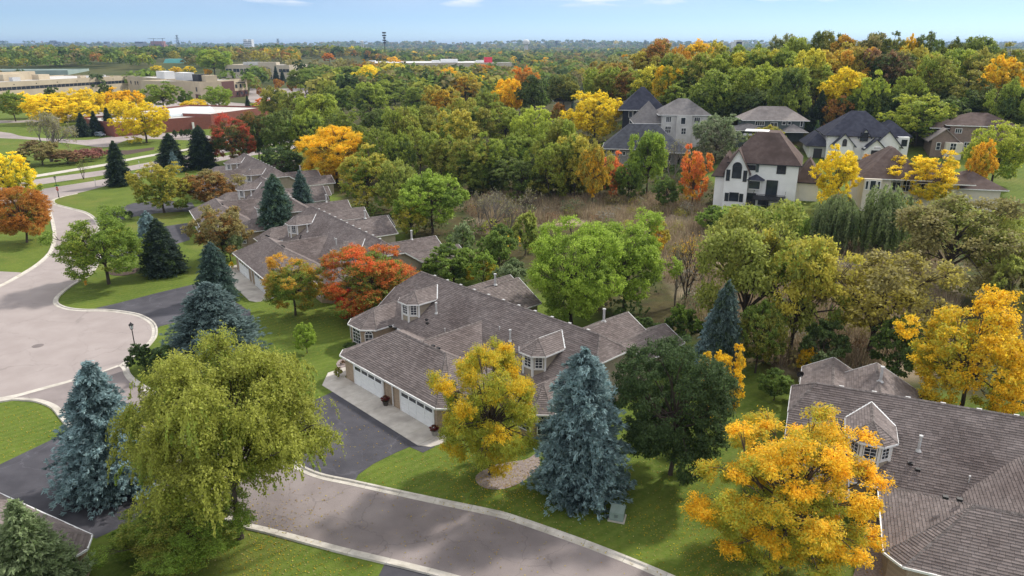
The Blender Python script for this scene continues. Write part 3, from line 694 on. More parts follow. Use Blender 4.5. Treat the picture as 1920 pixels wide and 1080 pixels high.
_c = _p2 + _u * 8.4
HOUSES.append(((_c.x, _c.y), math.degrees(math.atan2(_u.x, _u.y)), "townhouse at the lower left corner, its roof behind the green cedar"))
for i, (c, hd, lab) in enumerate(HOUSES):
    o = th if i == 0 else copy_tree(th)
    o.location = (c[0], c[1], 0); o.rotation_euler = (0, 0, heading(hd))
    tag(o, lab, "townhouse", "brick townhouses with grey shingle roofs")
H1 = Matrix.Translation((HOUSES[0][0][0], HOUSES[0][0][1], 0)) @ Matrix.Rotation(heading(136), 4, 'Z')
H2 = Matrix.Translation((HOUSES[1][0][0], HOUSES[1][0][1], 0)) @ Matrix.Rotation(heading(145), 4, 'Z')
# concrete aprons of separate slabs before the garage doors
for Hm, lab in ((H1, "concrete apron slabs before the nearest garage doors"), (H2, "concrete apron slabs before the second garage")):
    ap = tag(empty("apron"), lab, None, None, "structure"); ap.matrix_world = Hm
    for i in range(8):
        x0, x1 = -7.9 + i*2.02, -7.9 + (i+1)*2.02 - .02
        for (y0, y1) in ((-2.35, .33),):
            MB().box(x0, x1, y0, y1, 0, .05).build("slab", M['concrete'], ap)
    MB().prism([(-7.92,-2.35), (-7.92,.3), (-8.75,1.25), (-8.75,4.2), (-10.0,4.2), (-10.1,-.4)], 0, .05).build("slab", M['concrete'], ap)
    MB().prism([(8.28,-2.35), (9.3,-1.7), (9.6,-.4), (8.9,.9), (8.28,.2)], 0, .05).build("slab", M['concrete'], ap)

# ------------------------------------------------------------------ houses on the rise
def roof_mat(name, c1, c2):
    m = noisy(name, c1, c2, 1.1, 6, .95, c3=tuple(a*.8 for a in c1), scale2=.25, bump=.5, bscale=7, spec=.12)
    return m
M['r_brown'] = roof_mat("brown_shingles", (.105,.075,.066), (.145,.108,.097)); M['r_slate'] = roof_mat("slate_shingles", (.06,.063,.075), (.095,.10,.115))
M['r_blue'] = roof_mat("blue_black_shingles", (.038,.040,.058), (.062,.065,.088)); M['r_grey'] = roof_mat("grey_shingles", (.17,.16,.16), (.23,.215,.21)); M['r_tan'] = roof_mat("tan_grey_shingles", (.27,.235,.22), (.34,.30,.28))
M['w_white'] = noisy("white_stucco", (.78,.78,.77), (.83,.83,.82), .9, 4, .85, c3=(.70,.70,.69), scale2=.25); M['w_cream'] = noisy("cream_stucco", (.60,.55,.46), (.66,.61,.52), .9, 4, .85)
M['w_grey'] = noisy("pale_grey_stucco", (.52,.51,.49), (.60,.59,.57), .9, 4, .85, c3=(.43,.42,.41), scale2=.3); M['w_stone'] = noisy("grey_stone_wall", (.22,.21,.20), (.32,.31,.30), 2.5, 5, .9, bump=.5)
M['w_navy'] = noisy("dark_navy_siding", (.018,.020,.030), (.03,.033,.045), 1, 3, .7); M['w_slate'] = noisy("slate_green_siding", (.075,.095,.095), (.10,.12,.12), 1, 3, .7); M['w_brown'] = brick_mat("brown_brick", (.26,.19,.155), (.20,.145,.12), (.27,.22,.19))
M['trim_dark'] = noisy("dark_trim", (.022,.022,.026), (.03,.03,.034), 2, 2, .6)
def hip_roof(mb, x0, x1, y0, y1, z, zr, inset=1.0, over=.5, ridge_shift=0):
    x0 -= over; x1 += over; y0 -= over; y1 += over; hx, hy = (x1-x0)/2, (y1-y0)/2; i = min(hx, hy) * inset
    a = [(x0,y0,z), (x1,y0,z), (x1,y1,z), (x0,y1,z)]; b = [(x0+i,y0+i,zr), (x1-i,y0+i,zr), (x1-i,y1-i,zr), (x0+i,y1-i,zr)]
    for k in range(4): mb.poly([a[k], a[(k+1) % 4], b[(k+1) % 4], b[k]])
    mb.poly(a[::-1])
    if inset < .99: mb.poly(b)
def gable_roof(mb, x0, x1, y0, y1, z, zr, over=.4, t=.22):
    """Gable with its ridge running front to back; slabs of real thickness."""
    xm = (x0+x1)/2; s = (zr - z) / (xm - x0); xa, xb = x0 - over, x1 + over; za = z - over*s; ya, yb = y0 - over, y1
    for q in ([(xa,za),(xm,zr),(xm,zr+t),(xa,za+t)], [(xm,zr),(xb,za),(xb,za+t),(xm,zr+t)]):
        n = len(mb.v); mb.v += [(a,ya,b) for a, b in q] + [(a,yb,b) for a, b in q]
        for f in ((0,1,2,3),(7,6,5,4),(0,4,5,1),(1,5,6,2),(2,6,7,3),(3,7,4,0)): mb.f.append(tuple(n+i for i in f)); mb.mi.append(0)
def rise_house(px, yb, phi, label, walls, roofs, wins, extras=None, frame='white', name="house"):
    """Detached house. x and z below are pixels of the survey photo at the house's distance, y metres."""
    b = hit(px, yb); k = depth(b) / F_PX; kz = k * 1.04
    root = empty(name, b, math.radians(phi)); tag(root, label, "house", "large houses on the wooded rise")
    first = None
    for (x0, x1, y0, y1, z0, z1, mat) in walls:
        mb = MB().box(x0*k, x1*k, y0, y1, (z0*kz if z0 else -2.5), z1*kz); w_ = mb.build("wall", M[mat], root); first = first or w_
    for r in roofs:
        mb = MB(); kind, x0, x1, y0, y1, z, zr, mat = r[:8]
        if kind == 'hip': hip_roof(mb, x0*k, x1*k, y0, y1, z*kz, zr*kz, r[8] if len(r) > 8 else 1.0)
        else:
            wm = MB(); wm.poly([(x0*k, y0+.05, z*kz), (x1*k, y0+.05, z*kz), ((x0+x1)/2*k, y0+.05, zr*kz-.05)]); wm.build("gable_wall", M[r[8]], root)
            gable_roof(mb, x0*k, x1*k, y0, y1, z*kz, zr*kz)
        ro = mb.build("roof", M[mat], root)
        if kind == 'hip':
            ev = MB(); o_ = .5
            for a_, c_ in (((x0*k-o_,y0-o_),(x1*k+o_,y0-o_)), ((x1*k+o_,y0-o_),(x1*k+o_,y1+o_)), ((x0*k-o_,y0-o_),(x0*k-o_,y1+o_))): ev.bar((*a_, z*kz-.09), (*c_, z*kz-.09), .12, .16)
            ev.build("gutter", M[frame if frame in ('white','trim_dark') else 'white'], ro)
    for w_ in wins:
        x, z, w, h, nx_, ny_, arch, yf = w_[:8]; side = w_[8] if len(w_) > 8 else 'f'
        if side == 'f': window(root, (x*k, yf - .03, z*kz), -math.pi/2, w*k, h*kz, nx_, ny_, arch, frame, .08, .07, .1)
        else: window(root, (yf*k + .03, x, z*kz), 0, w, h*kz, nx_, ny_, arch, frame, .08, .07, .1)
    if extras: extras(root, k, kz)
    return root
def white_extras(root, k, kz):
    # flat white top of the mansard, small roof over the bay window, deck, shutters
    MB().box(-19*k, 24*k, 5.4, 9.2, 127*kz, 128.2*kz).build("flat_roof", M['w_white'], root)
    mb = MB(); hip_roof(mb, 0*k, 26*k, -1.3, 1.6, 50*kz, 59*kz, 1.0, .3); mb.build("bay_roof", M['r_blue'], root)
    MB().box(3*k, 22*k, -1.2, .2, 33*kz, 50*kz).build("bay_wall", M['w_white'], root)
    window(root, (12*k, -1.24, 41.5*kz), -math.pi/2, 17*k, 12*kz, 3, 1, False, 'trim_dark', .06, .07, .08)
    for x in (-9, 13.5): MB().box((x-2.6)*k, (x+2.6)*k, -.12, 0, 62.5*kz, 76*kz).build("shutter", M['w_slate'], root)
    MB().box(-12*k, -4*k, -.1, 0, 36*kz, 48*kz).build("shutter", M['r_brown'], root)
    dk = empty("deck", (0, 0, 0), 0, root)
    for i in range(14): MB().box((13 + i*3.9)*k, (13 + i*3.9 + 3.7)*k, -4.4, -.05, 20.5*kz, 22*kz).build("plank", M['trim_dark'], dk)
    for x, y in ((14,-4.2), (38,-4.2), (66,-4.2)): MB().box((x-1)*k, (x+1)*k, y-.12, y+.12, -2, 20.5*kz).build("post", M['trim_dark'], dk)
    rl = MB()
    for zz in (23.5, 31): rl.bar((13*k,-4.35,zz*kz), (67*k,-4.35,zz*kz), .07, .07); rl.bar((67*k,-4.35,zz*kz), (67*k,-.1,zz*kz), .07, .07); rl.bar((13*k,-4.35,zz*kz), (13*k,-.1,zz*kz), .07, .07)
    rl.build("rail", M['trim_dark'], dk)
    bm_ = MB().box(-.025, .025, -.025, .025, 0, 7.5*kz).mesh("baluster", M['trim_dark'])
    for i in range(28):
        o = bpy.data.objects.new("baluster", bm_); o.location = ((14 + i*1.95)*k, -4.35, 23.5*kz); link(o, dk)
    MB().box(-6*k, 60*k, -6.5, 0, -2.4, .06).build("patio", M['asphalt'], root)
    vm = MB().box(-.3, .3, -.25, .25, -.1, .25).mesh("roof_vent", M['grey_metal'])
    for x in (-18, -8, 2, 12):
        o = bpy.data.objects.new("roof_vent", vm); o.location = (x*k, 5.2, 121*kz); link(o, root)
rise_house(1398, 388, -22, "white stucco house with brown mansard roof and dark deck",
    [(-60,-36,0,9,0,52,'w_white'), (-42,0,-1.3,4,0,64,'w_white'), (-36,84,0,13.5,0,78,'w_white'), (84,122,4,13,0,42,'w_white')],
    [('hip',-36,84,0,13.5,78,128,'r_brown',.70), ('gab',-42,0,-1.3,6,64,101,'r_brown','w_white'), ('hip',-62,-30,0,11,52,88,'r_brown'), ('hip',80,124,4,13,44,82,'r_brown')],
    [(-21,62,15,20,1,1,True,-1.3), (-36,56,5,18,1,2,False,-1.3), (-6,56,5,18,1,2,False,-1.3), (-22,18,15,14,1,1,False,-1.3), (-35,17,5,13,1,1,False,-1.3), (-9,17,5,13,1,1,False,-1.3),
     (2,70,15,7,3,1,False,0), (55,69,14,13,2,1,False,0), (42,36,18,26,2,1,False,0), (8,14,14,20,2,1,False,0), (30,13,17,15,2,1,False,0), (3.2,69,1.2,12,1,1,False,84,'r'), (10.5,69,1.2,12,1,1,False,84,'r')], white_extras, 'trim_dark')
def beige_extras(root, k, kz):
    vm = MB().box(-.3, .3, -.25, .25, -.1, .3).mesh("roof_vent", M['grey_metal'])
    for x in (18, 24, 112, 130, 122, 138):
        o = bpy.data.objects.new("roof_vent", vm); o.location = (x*k, 8.5 if x < 100 else 6.5, (98 if x < 100 else 66)*kz); link(o, root)
rise_house(1625, 392, -14, "beige stucco house with brown roof behind the yellow trees",
    [(-12,34,0,12,0,56,'w_cream'), (34,150,2,13,0,52,'w_cream'), (150,230,4,14,0,40,'w_cream'), (-14,16,-1.2,3,0,56,'w_cream')],
    [('hip',-14,95,0,13,56,104,'r_brown',.95), ('hip',85,170,1,14,50,78,'r_brown'), ('hip',150,236,4,15,38,62,'r_brown')],
    [(-9,45,4,14,1,1,False,-1.2), (1,45,9,16,1,1,False,-1.2), (11,45,4,14,1,1,False,-1.2), (48,40,14,16,2,1,True,2), (68,42,17,20,3,2,False,2), (90,40,14,16,2,1,True,2), (120,36,14,14,2,2,False,2), (1,15,9,14,1,1,False,-1.2), (60,14,20,14,3,1,False,2)], beige_extras)
def blue_extras(root, k, kz):
    MB().box(-72*k, -57*k, -.08, 0, 1*kz, 18*kz).build("garage_door", M['trim_dark'], root)
    MB().box(24*k, 39*k, -2.6, -2.5, 0, 20*kz).build("entrance_door", M['trim_dark'], root)
    MB().tube([(5*k,5,58*kz), (5*k,5,66*kz)], [.2,.2], 8).build("flue_pipe", M['grey_metal'], root)
rise_house(1600, 300, -13, "white gabled house with blue-black roof",
    [(-50,90,0,13,0,42,'w_white'), (-78,-48,2,12,0,22,'w_white'), (-40,-6,-1.6,3,0,26,'w_white'), (12,46,-2.4,3,0,24,'w_white'), (28,72,-1.2,4,0,26,'w_white')],
    [('hip',-52,66,0,13,42,82,'r_blue',.95), ('hip',40,94,2,13,42,66,'r_blue'), ('hip',-82,-44,1,12,22,44,'r_blue'), ('gab',-42,-4,-1.6,7,26,46,'r_blue','w_white'), ('gab',5,22,-.4,5,42,54,'r_blue','w_white'), ('gab',14,48,-2.4,4,22,38,'r_blue','w_white'), ('gab',28,76,-1.2,8,26,52,'r_blue','w_white')],
    [(-22,30,6,9,1,1,True,-1.6), (12,41,12,14,2,1,False,-.4), (82,32,8,10,2,1,False,0), (52,12,14,10,2,1,True,-1.2), (-62,30,6,4,1,1,False,2)], blue_extras, 'trim_dark')
rise_house(1448, 272, -6, "dark slate house with shallow tan hipped roof",
    [(-50,58,2,12,0,42,'w_slate'), (-66,-40,0,12,0,26,'w_slate')],
    [('hip',-52,62,2,12,42,64,'r_tan',.95), ('hip',-68,-20,-1,6,26,38,'r_grey'), ('hip',18,56,-1,5,24,36,'r_grey')],
    [(-24,36,16,7,4,1,False,2), (2,33,12,9,2,1,False,2), (20,37,6,5,1,1,False,2), (30,37,5,5,1,1,False,2), (52,36,4,9,1,1,False,2)])
rise_house(1276, 282, -4, "pale grey house with tall grey hipped roof",
    [(-38,46,0,11,0,62,'w_grey'), (-12,16,-.8,2,0,62,'w_grey'), (-84,-36,3,12,0,46,'w_grey')],
    [('hip',-42,48,0,11,62,88,'r_grey'), ('hip',-86,-30,2,13,46,82,'r_grey')],
    [(-26,54,9,9,3,1,False,0), (0,52,8,11,1,1,False,-.8), (26,53,10,9,3,1,False,0), (-26,36,10,11,3,2,False,0), (2,34,8,10,2,2,False,-.8), (28,33,11,12,3,2,False,0)])
rise_house(1196, 262, -8, "dark navy house behind the bright yellow tree",
    [(-30,40,0,11,0,52,'w_navy')], [('hip',-36,46,-1,12,52,90,'r_blue',1.0)],
    [(-16,44,6,10,1,1,False,0), (-8,45,6,10,1,1,False,0), (10,45,8,9,2,1,False,0), (30,46,9,8,2,1,False,0), (-14,32,6,8,1,1,False,0), (4,32,6,8,1,1,False,0)])
rise_house(1205, 318, -10, "grey stone house with long slate roof",
    [(-70,62,0,11,0,36,'w_stone')], [('hip',-74,66,-.5,12,36,76,'r_slate'), ('hip',2,80,-3,8,34,60,'r_slate')],
    [(-58,29,9,8,3,1,False,0), (-46,28,4,7,1,1,False,0), (-36,27,4,6,1,1,False,0), (-4,24,11,12,3,1,False,0), (14,24,5,10,1,1,False,0), (44,22,12,10,3,1,False,0)])
rise_house(1800, 298, -18, "brown brick house behind the yellow-green tree",
    [(-20,80,3,14,0,56,'w_brown'), (-52,-10,0,8,0,34,'w_brown'), (-30,-2,-1.5,4,0,28,'w_cream')],
    [('hip',-24,90,3,14,56,76,'r_brown'), ('gab',-56,-8,0,8,30,50,'r_tan','w_brown'), ('hip',-50,0,4,10,50,66,'r_brown')],
    [(-18,18,9,18,2,3,False,-1.5), (-6,46,10,7,3,1,False,3), (12,20,8,12,2,2,False,3), (-40,20,6,12,1,2,False,0)])
rise_house(1055, 212, 0, "small slate-roofed house beside the blue-green spruce", [(-12,16,0,8,0,20,'w_grey')], [('hip',-15,18,0,8,20,40,'r_slate')], [(0,12,8,6,2,1,False,0)])

# ------------------------------------------------------------------ commercial buildings
M['c_beige'] = noisy("beige_panels", (.50,.42,.30), (.56,.475,.345), .3, 4, .85, c3=(.45,.375,.27), scale2=.07); M['c_cream'] = noisy("cream_panels", (.52,.45,.35), (.58,.51,.41), .3, 4, .85)
M['c_roof'] = noisy("membrane_roof", (.50,.48,.45), (.60,.58,.55), .1, 5, .9, c3=(.40,.38,.35), scale2=.03); M['c_white'] = noisy("white_membrane", (.70,.70,.70), (.78,.78,.78), .05, 4, .8)
M['teal'] = noisy("teal_metal", (.14,.46,.44), (.17,.50,.48), .3, 3, .5); M['sage_metal'] = noisy("sage_metal_roof", (.28,.36,.33), (.33,.41,.38), .1, 3, .6); M['red_sign'] = noisy("red_sign", (.62,.03,.06), (.68,.04,.07), .3, 2, .5)
M['skylight'] = noisy("skylight_plastic", (.68,.74,.76), (.76,.82,.84), .3, 3, .35)
def block(name, label, a, b, dep, h, mat, roof='c_roof', base_z=0.0, cat="office building", parapet=.7):
    """Flat-roofed block whose front base runs between two ground pixels."""
    A, B = at(*a, base_z), at(*b, base_z); d = B - A; L = d.length
    root = empty(name, A, math.atan2(d.y, d.x)); tag(root, label, cat)
    MB().box(0, L, 0, dep, 0, h).build("wall", M[mat], root)
    MB().box(.4, L-.4, .4, dep-.4, h, h+.05).build("roof", M[roof], root)
    if parapet:
        p = MB()
        for q in ((0,L,0,.35), (0,L,dep-.35,dep), (0,.35,.35,dep-.35), (L-.35,L,.35,dep-.35)): p.box(q[0], q[1], q[2], q[3], h, h+parapet)
        p.build("parapet", M[mat], root)
    root["len"] = L; return root, L
def punched(root, xs_, z, w, h, y=-.04):
    pm = None
    for x in xs_:
        if pm is None: pm = MB().box(-w/2, w/2, -.05, .05, -h/2, h/2).mesh("window", M['glass'])
        o = bpy.data.objects.new("window", pm); o.location = (x, y, z); link(o, root)
def unit_boxes(root, specs, mat='grey_metal'):
    for (x, y, z, sx, sy, sz) in specs: MB().box(x-sx/2, x+sx/2, y-sy/2, y+sy/2, z, z+sz).build("rooftop_unit", M[mat], root)
r, L = block("office_building", "long beige building with a dark ribbon of windows", (-330,214), (243,170), 60, 10.5, 'c_beige')
for i in range(58): 
    if i == 0: rw = MB().box(0, L/60, -.06, .05, 0, 2.0).mesh("window", M['glass'])
    o = bpy.data.objects.new("window", rw); o.location = (L*.02 + i*L/60*1.0, 0, 5.9); o.scale = (.93, 1, 1); link(o, r)
lv = MB().box(-.35, .35, -.08, .05, -.3, .3).mesh("wall_light", M['dark_metal'])
for i in range(12): o = bpy.data.objects.new("wall_light", lv); o.location = (L*(.05 + i*.08), 0, 9.3); link(o, r)
unit_boxes(r, [(L*.72,20,10.5,9,6,3.5), (L*.62,24,10.5,16,8,4.5), (L*.66,30,10.5,30,6,5.5), (L*.85,12,10.5,5,3,1.5)], 'c_beige'); unit_boxes(r, [(L*.60,15,10.5,6,3,2.6), (L*.88,15,10.5,6,2,1.4), (L*.94,10,10.5,2,2,1.6)])
r, L = block("office_building", "beige office wing with small square windows", (243,172), (378,190), 14, 11, 'c_beige')
punched(r, [L*f for f in (.05,.12,.16,.62,.68,.74,.80,.89,.96)], 7.0, 2.2, 2.6); unit_boxes(r, [(L*.40,9,11,16,7,5), (L*.66,9,11,16,7,5)], 'c_white'); unit_boxes(r, [(L*.86,9,11,10,7,4.6)], 'trim_dark'); unit_boxes(r, [(L*.96,9,11,7,7,4.4)], 'c_beige')
MB().box(L*.55, L-.01, -.08, 0, 0, 4.0).build("brick_base", M['maroon_brick'], r)
r, L = block("office_building", "maroon brick office wing beside the car park", (380,189), (466,180), 45, 11, 'c_beige')
MB().box(L*.26, L*.70, -.1, 0, 0, 10.8).build("brick_panel", M['maroon_brick'], r); MB().box(L*.70, L+.02, -.1, 0, 0, 4.2).build("brick_base", M['maroon_brick'], r)
punched(r, [L*f for f in (.74,.84,.94)], 7.2, 2.0, 2.4, -.06); punched(r, [L*f for f in (.75,.85,.95)], 2.4, 1.8, 1.8, -.14); MB().box(L*.74, L*.95, -.1, .05, 9.0, 9.6).build("sign", M['trim_dark'], r)
r, L = block("office_building", "cream office building with an arched entrance", (425,153), (545,154), 40, 15, 'c_cream')
punched(r, [L*f for f in (.03,.08,.15,.20,.26,.32,.38,.44,.86,.92,.97)], 10.5, 3.0, 3.0); punched(r, [L*f for f in (.60,.64,.68)], 10.5, 2.0, 4.0); punched(r, [L*f for f in (.59,.62,.65,.68,.71)], 4.5, 1.6, 4.5)
mb = MB(); pts = [(L*.645 + L*.075*math.cos(math.pi*i/10), 11 + L*.05*math.sin(math.pi*i/10)) for i in range(11)]
for p, q in zip(pts, pts[1:]): mb.bar((p[0],-.3,p[1]), (q[0],-.3,q[1]), .6, 1.0, up=(0,1,0))
mb.build("arch", M['c_beige'], r); MB().box(L*.52, L*.80, 0.2, 8, 15.7, 18.2).build("parapet_step", M['c_cream'], r); unit_boxes(r, [(L*.32,18,15,16,6,3), (L*.2,15,15,3,3,3)])
r, L = block("brick_building", "low red brick building with a white barrel skylight", (216,257), (398,241), 34, 4.6, 'red_brick', cat="building")
mb = MB(); n_ = 10; prof = [(3.4*math.cos(math.pi*i/n_), 3.0*math.sin(math.pi*i/n_)) for i in range(n_+1)]
x0_, x1_ = L*.72, L*1.22; yc = 16
for p, q in zip(prof, prof[1:]): mb.poly([(x0_,yc+p[0],4.75+p[1]), (x0_,yc+q[0],4.75+q[1]), (x1_,yc+q[0],4.75+q[1]), (x1_,yc+p[0],4.75+p[1])])
mb.poly([(x0_,yc+p[0],4.75+p[1]) for p in prof[::-1]]); sk_ = mb.build("skylight", M['skylight'], r)
MB().poly([(x1_+.02,yc+p[0]*.9,4.75+p[1]*.9) for p in prof]).build("end_pane", M['glass'], sk_)
MB().box(x1_-.2, x1_+.15, yc-3.6, yc+3.6, 4.6, 5.0).build("skylight_kerb", M['grey_metal'], r)
r2, L2 = block("brick_building", "red brick wing behind the red-topped maple", (398,241), (505,224), 44, 5.2, 'red_brick', cat="building")
unit_boxes(r, [(L*.42,12,4.6,2,1.5,1.2), (L*.55,22,4.6,2.5,2,1.6)])
MB().box(L*.78, L*.80, -.6, -.05, 0, 3.2).build("downpipe", M['white'], r)
r, L = block("retail_building", "long white flat-roofed store with a red sign box", (575,131), (960,130), 120, 9, 'c_cream', 'c_white', cat="store")
unit_boxes(r, [(L*.69,40,9,26,12,5), (L*.62,60,9,12,8,3), (L*.30,50,9,10,8,3), (L*.85,50,9,14,10,3)], 'c_white'); unit_boxes(r, [(L*.885,20,9,12,10,8)], 'red_sign'); MB().box(L*.36, L*.40, -.6, 0, 3, 9.5).build("storefront", M['red_brick'], r)
r, L = block("warehouse_building", "low warehouse with sage green metal roof edge", (-260,152), (130,150), 50, 9, 'sage_metal', 'sage_metal', cat="warehouse")
r, L = block("warehouse_building", "low pale-roofed warehouse beside the teal roof", (198,141), (300,140), 50, 6.5, 'w_slate', 'c_white', cat="warehouse"); unit_boxes(r, [(L*.3,20,6.5,14,8,2.5), (L*.7,25,6.5,10,8,2.5)], 'c_white')
A = at(326, 138); root = tag(empty("pavilion_building", A), "pavilion with a turquoise hipped metal roof", "building"); k = depth(A)/F_PX
MB().box(-20*k, 20*k, 0, 20, 0, 11*k).build("wall", M['w_slate'], root); mb = MB(); hip_roof(mb, -20*k, 20*k, 0, 20, 11*k, 26*k, .42, 1.0); mb.build("roof", M['teal'], root)

# ------------------------------------------------------------------ things on the horizon
M['far_pale'] = noisy("pale_tower_paint", (.62,.63,.65), (.70,.71,.72), .05, 2, .7); M['far_dark'] = noisy("dark_far_facade", (.07,.09,.11), (.10,.12,.15), .05, 2, .6); M['far_red'] = noisy("rust_steel_floors", (.28,.12,.09), (.34,.16,.12), .05, 2, .8)
def far_base(px, D, yb=None):
    x = (px-960)/F_PX*D; y = D; z = terrain(x, y) if yb is None else CAM_H + (HORIZON_Y - yb)/F_PX*D
    return Vector((x, y, z - 3)), D/F_PX
def towers(px, D, boxes, label, mat, name="tower_block", yb=90, cat="tower"):
    b, k = far_base(px, D, yb); root = tag(empty(name, b), label, cat)
    for (x0, x1, z1, dep) in boxes:
        bl = MB().box(x0*k, x1*k, 0, dep, 0, (z1)*k+3).build("block", M[mat], root)
        fl = MB()
        for f in range(2, int(z1*k/9)): fl.box(x0*k-.2, x1*k+.2, -.3, 0, f*9, f*9+3)
        if fl.v: fl.build("window_band", M['far_pale' if mat == 'far_dark' else 'far_dark'], bl)
    return root, k
towers(491, 4200, [(-7,-1,15,40), (1,7,15,40), (-1,1,12,30)], "twin grey apartment towers on the horizon", 'far_pale', yb=90)
towers(298, 3800, [(-7,7,13,40)], "dark blue-grey office block on the horizon", 'far_dark', yb=92)
r, k = towers(329, 3600, [(-13,13,10,40), (-10,10,16,40)], "reddish building under construction with cranes on the horizon", 'far_red', yb=94)
for cx in (-4, 12):
    mb = MB(); mb.bar((cx*k,0,10*k), (cx*k,0,22*k), .8*k, .8*k); mb.bar((cx*k-10*k,0,21*k), (cx*k+5*k,0,21.5*k), .6*k, .6*k); mb.build("crane", M['far_dark'], r)
towers(146, 5200, [(-5,1,11,40), (3,8,9,40)], "pale blocks far off on the left horizon", 'far_dark', yb=88)
towers(238, 5200, [(-2,3,9,40)], "small tower far off between the office blocks", 'far_dark', yb=88)
r, k = towers(1363, 1900, [(-8,8,9,30), (-5,5,12,26)], "pale building with stepped top behind the hill trees", 'far_pale', yb=88)
b, k = far_base(985, 2300, 104); root = tag(empty("water_tower", b), "white water tower with ribbed column on the horizon", "water tower")
mb = MB(); mb.tube([(0,0,0), (0,0,22*k)], [3.4*k, 3.4*k], 16); mb.build("column", M['far_pale'], root)
mb = MB(); mb.tube([(0,0,21*k), (0,0,23*k), (0,0,27*k), (0,0,29*k), (0,0,30.5*k)], [3.6*k, 6*k, 6.2*k, 5.2*k, 2*k], 18); mb.build("tank", M['far_pale'], root)
for i in range(8):
    a = i*math.pi/4; MB().bar((3.5*k*math.cos(a),3.5*k*math.sin(a),0), (3.5*k*math.cos(a),3.5*k*math.sin(a),22*k), .9*k, .5*k).build("rib", M['grey_metal'], root)
b, k = far_base(1039, 4300, 90); root = tag(empty("water_tower", b), "tiny dark water tower right of the white one", "water tower"); MB().tube([(0,0,0), (0,0,9*k), (0,0,10*k), (0,0,13*k), (0,0,14*k)], [.8*k, .7*k, 2.6*k, 3*k, 1*k], 10).build("tank", M['far_dark'], root)
b, k = far_base(734, 1300, 120); root = tag(empty("cell_tower", b), "dark cell tower with stacked antenna rings", "cell tower")
MB().tube([(0,0,0), (0,0,60*k)], [.9*k, .45*k], 8).build("mast", M['dark_metal'], root)
for zz, rr_ in ((59,2.9), (54.5,3.0), (50.5,1.9), (46.5,2.7), (42.5,1.8)):
    mb = MB()
    for i in range(9): a = i*2*math.pi/9; mb.box(rr_*k*math.cos(a)-.5*k, rr_*k*math.cos(a)+.5*k, rr_*k*math.sin(a)-.4*k, rr_*k*math.sin(a)+.4*k, zz*k-1.2*k, zz*k+1.2*k); mb.bar((0,0,zz*k), (rr_*k*math.cos(a),rr_*k*math.sin(a),zz*k), .3*k, .3*k)
    mb.build("antenna_ring", M['dark_metal'], root)
b, k = far_base(694, 2600, 96); root = tag(empty("water_tower", b), "pale legged water tank left of the cell tower", "water tower")
for sx in (-1, 1):
    for sy in (-1, 1): MB().bar((sx*2*k,sy*2*k,0), (sx*1.6*k,sy*1.6*k,16*k), .4*k, .4*k).build("leg", M['far_pale'], root)
MB().tube([(0,0,16*k), (0,0,16.6*k), (0,0,20*k), (0,0,20.5*k)], [1.6*k, 2.6*k, 2.6*k, 1.5*k], 12).build("tank", M['far_pale'], root)
def pylon(px, D, top, label):
    b, k = far_base(px, D, 92); root = tag(empty("transmission_pylon", b), label, "pylon", "lattice pylons on the horizon"); H = (92-top)*k + 3
    mb = MB()
    for sx in (-1, 1):
        for sy in (-1, 1): mb.bar((sx*3*k,sy*3*k,0), (sx*.6*k,sy*.6*k,H), .35*k, .35*k)
    for f in (.2, .4, .6, .8): w = 3*k*(1-f) + .6*k*f; mb.bar((-w,0,H*f), (w*.9,0,H*(f+.18)), .25*k, .25*k); mb.bar((w,0,H*f), (-w*.9,0,H*(f+.18)), .25*k, .25*k)
    mb.build("lattice", M['far_dark'], root)
    for f, w in ((.98, 2.6), (.80, 4.2), (.62, 6.0)): MB().bar((-w*k,0,H*f), (w*k,0,H*f), .4*k, .45*k).build("cross_arm", M['far_dark'], root)
pylon(367, 2200, 68, "lattice pylon right of the construction cranes"); pylon(545, 3000, 74, "lattice pylon right of the twin towers"); pylon(1196, 2600, 76, "small mast left of the hill's orange trees")
# small houses of the far suburb
_hr = random.Random(9)
hw_ = MB().box(-7, 7, -5, 5, -1, 5.5).mesh("wall", M['w_white']); hg = MB(); hip_roof(hg, -7, 7, -5, 5, 5.5, 9, 1.0, .6); hrf = hg.mesh("roof", M['r_grey']); hw2 = MB().box(-7, 7, -5, 5, -1, 5.5).mesh("wall", M['w_cream'])
for i in range(26):
    px_, py_ = _hr.uniform(760, 1130), _hr.uniform(97, 112); p = at(px_, py_, 2.0)
    root = tag(empty("suburban_house", (p.x, p.y, terrain(p.x, p.y)), _hr.uniform(-.5, .5)), "small pale house among trees of the far suburb", "house", "small houses of the far suburb")
    link(bpy.data.objects.new("wall", hw_ if i % 3 else hw2), root); link(bpy.data.objects.new("roof", hrf), root)
for i in range(5):
    p = at((20, 38, 45, 68, 80)[i], (107, 104, 109, 104, 108)[i], 8.0)
    root = tag(empty("suburban_house", (p.x, p.y, terrain(p.x, p.y)), .2), "small pale house showing among the trees at far left", "house", "small houses at far left")
    link(bpy.data.objects.new("wall", hw2), root); link(bpy.data.objects.new("roof", hrf), root)

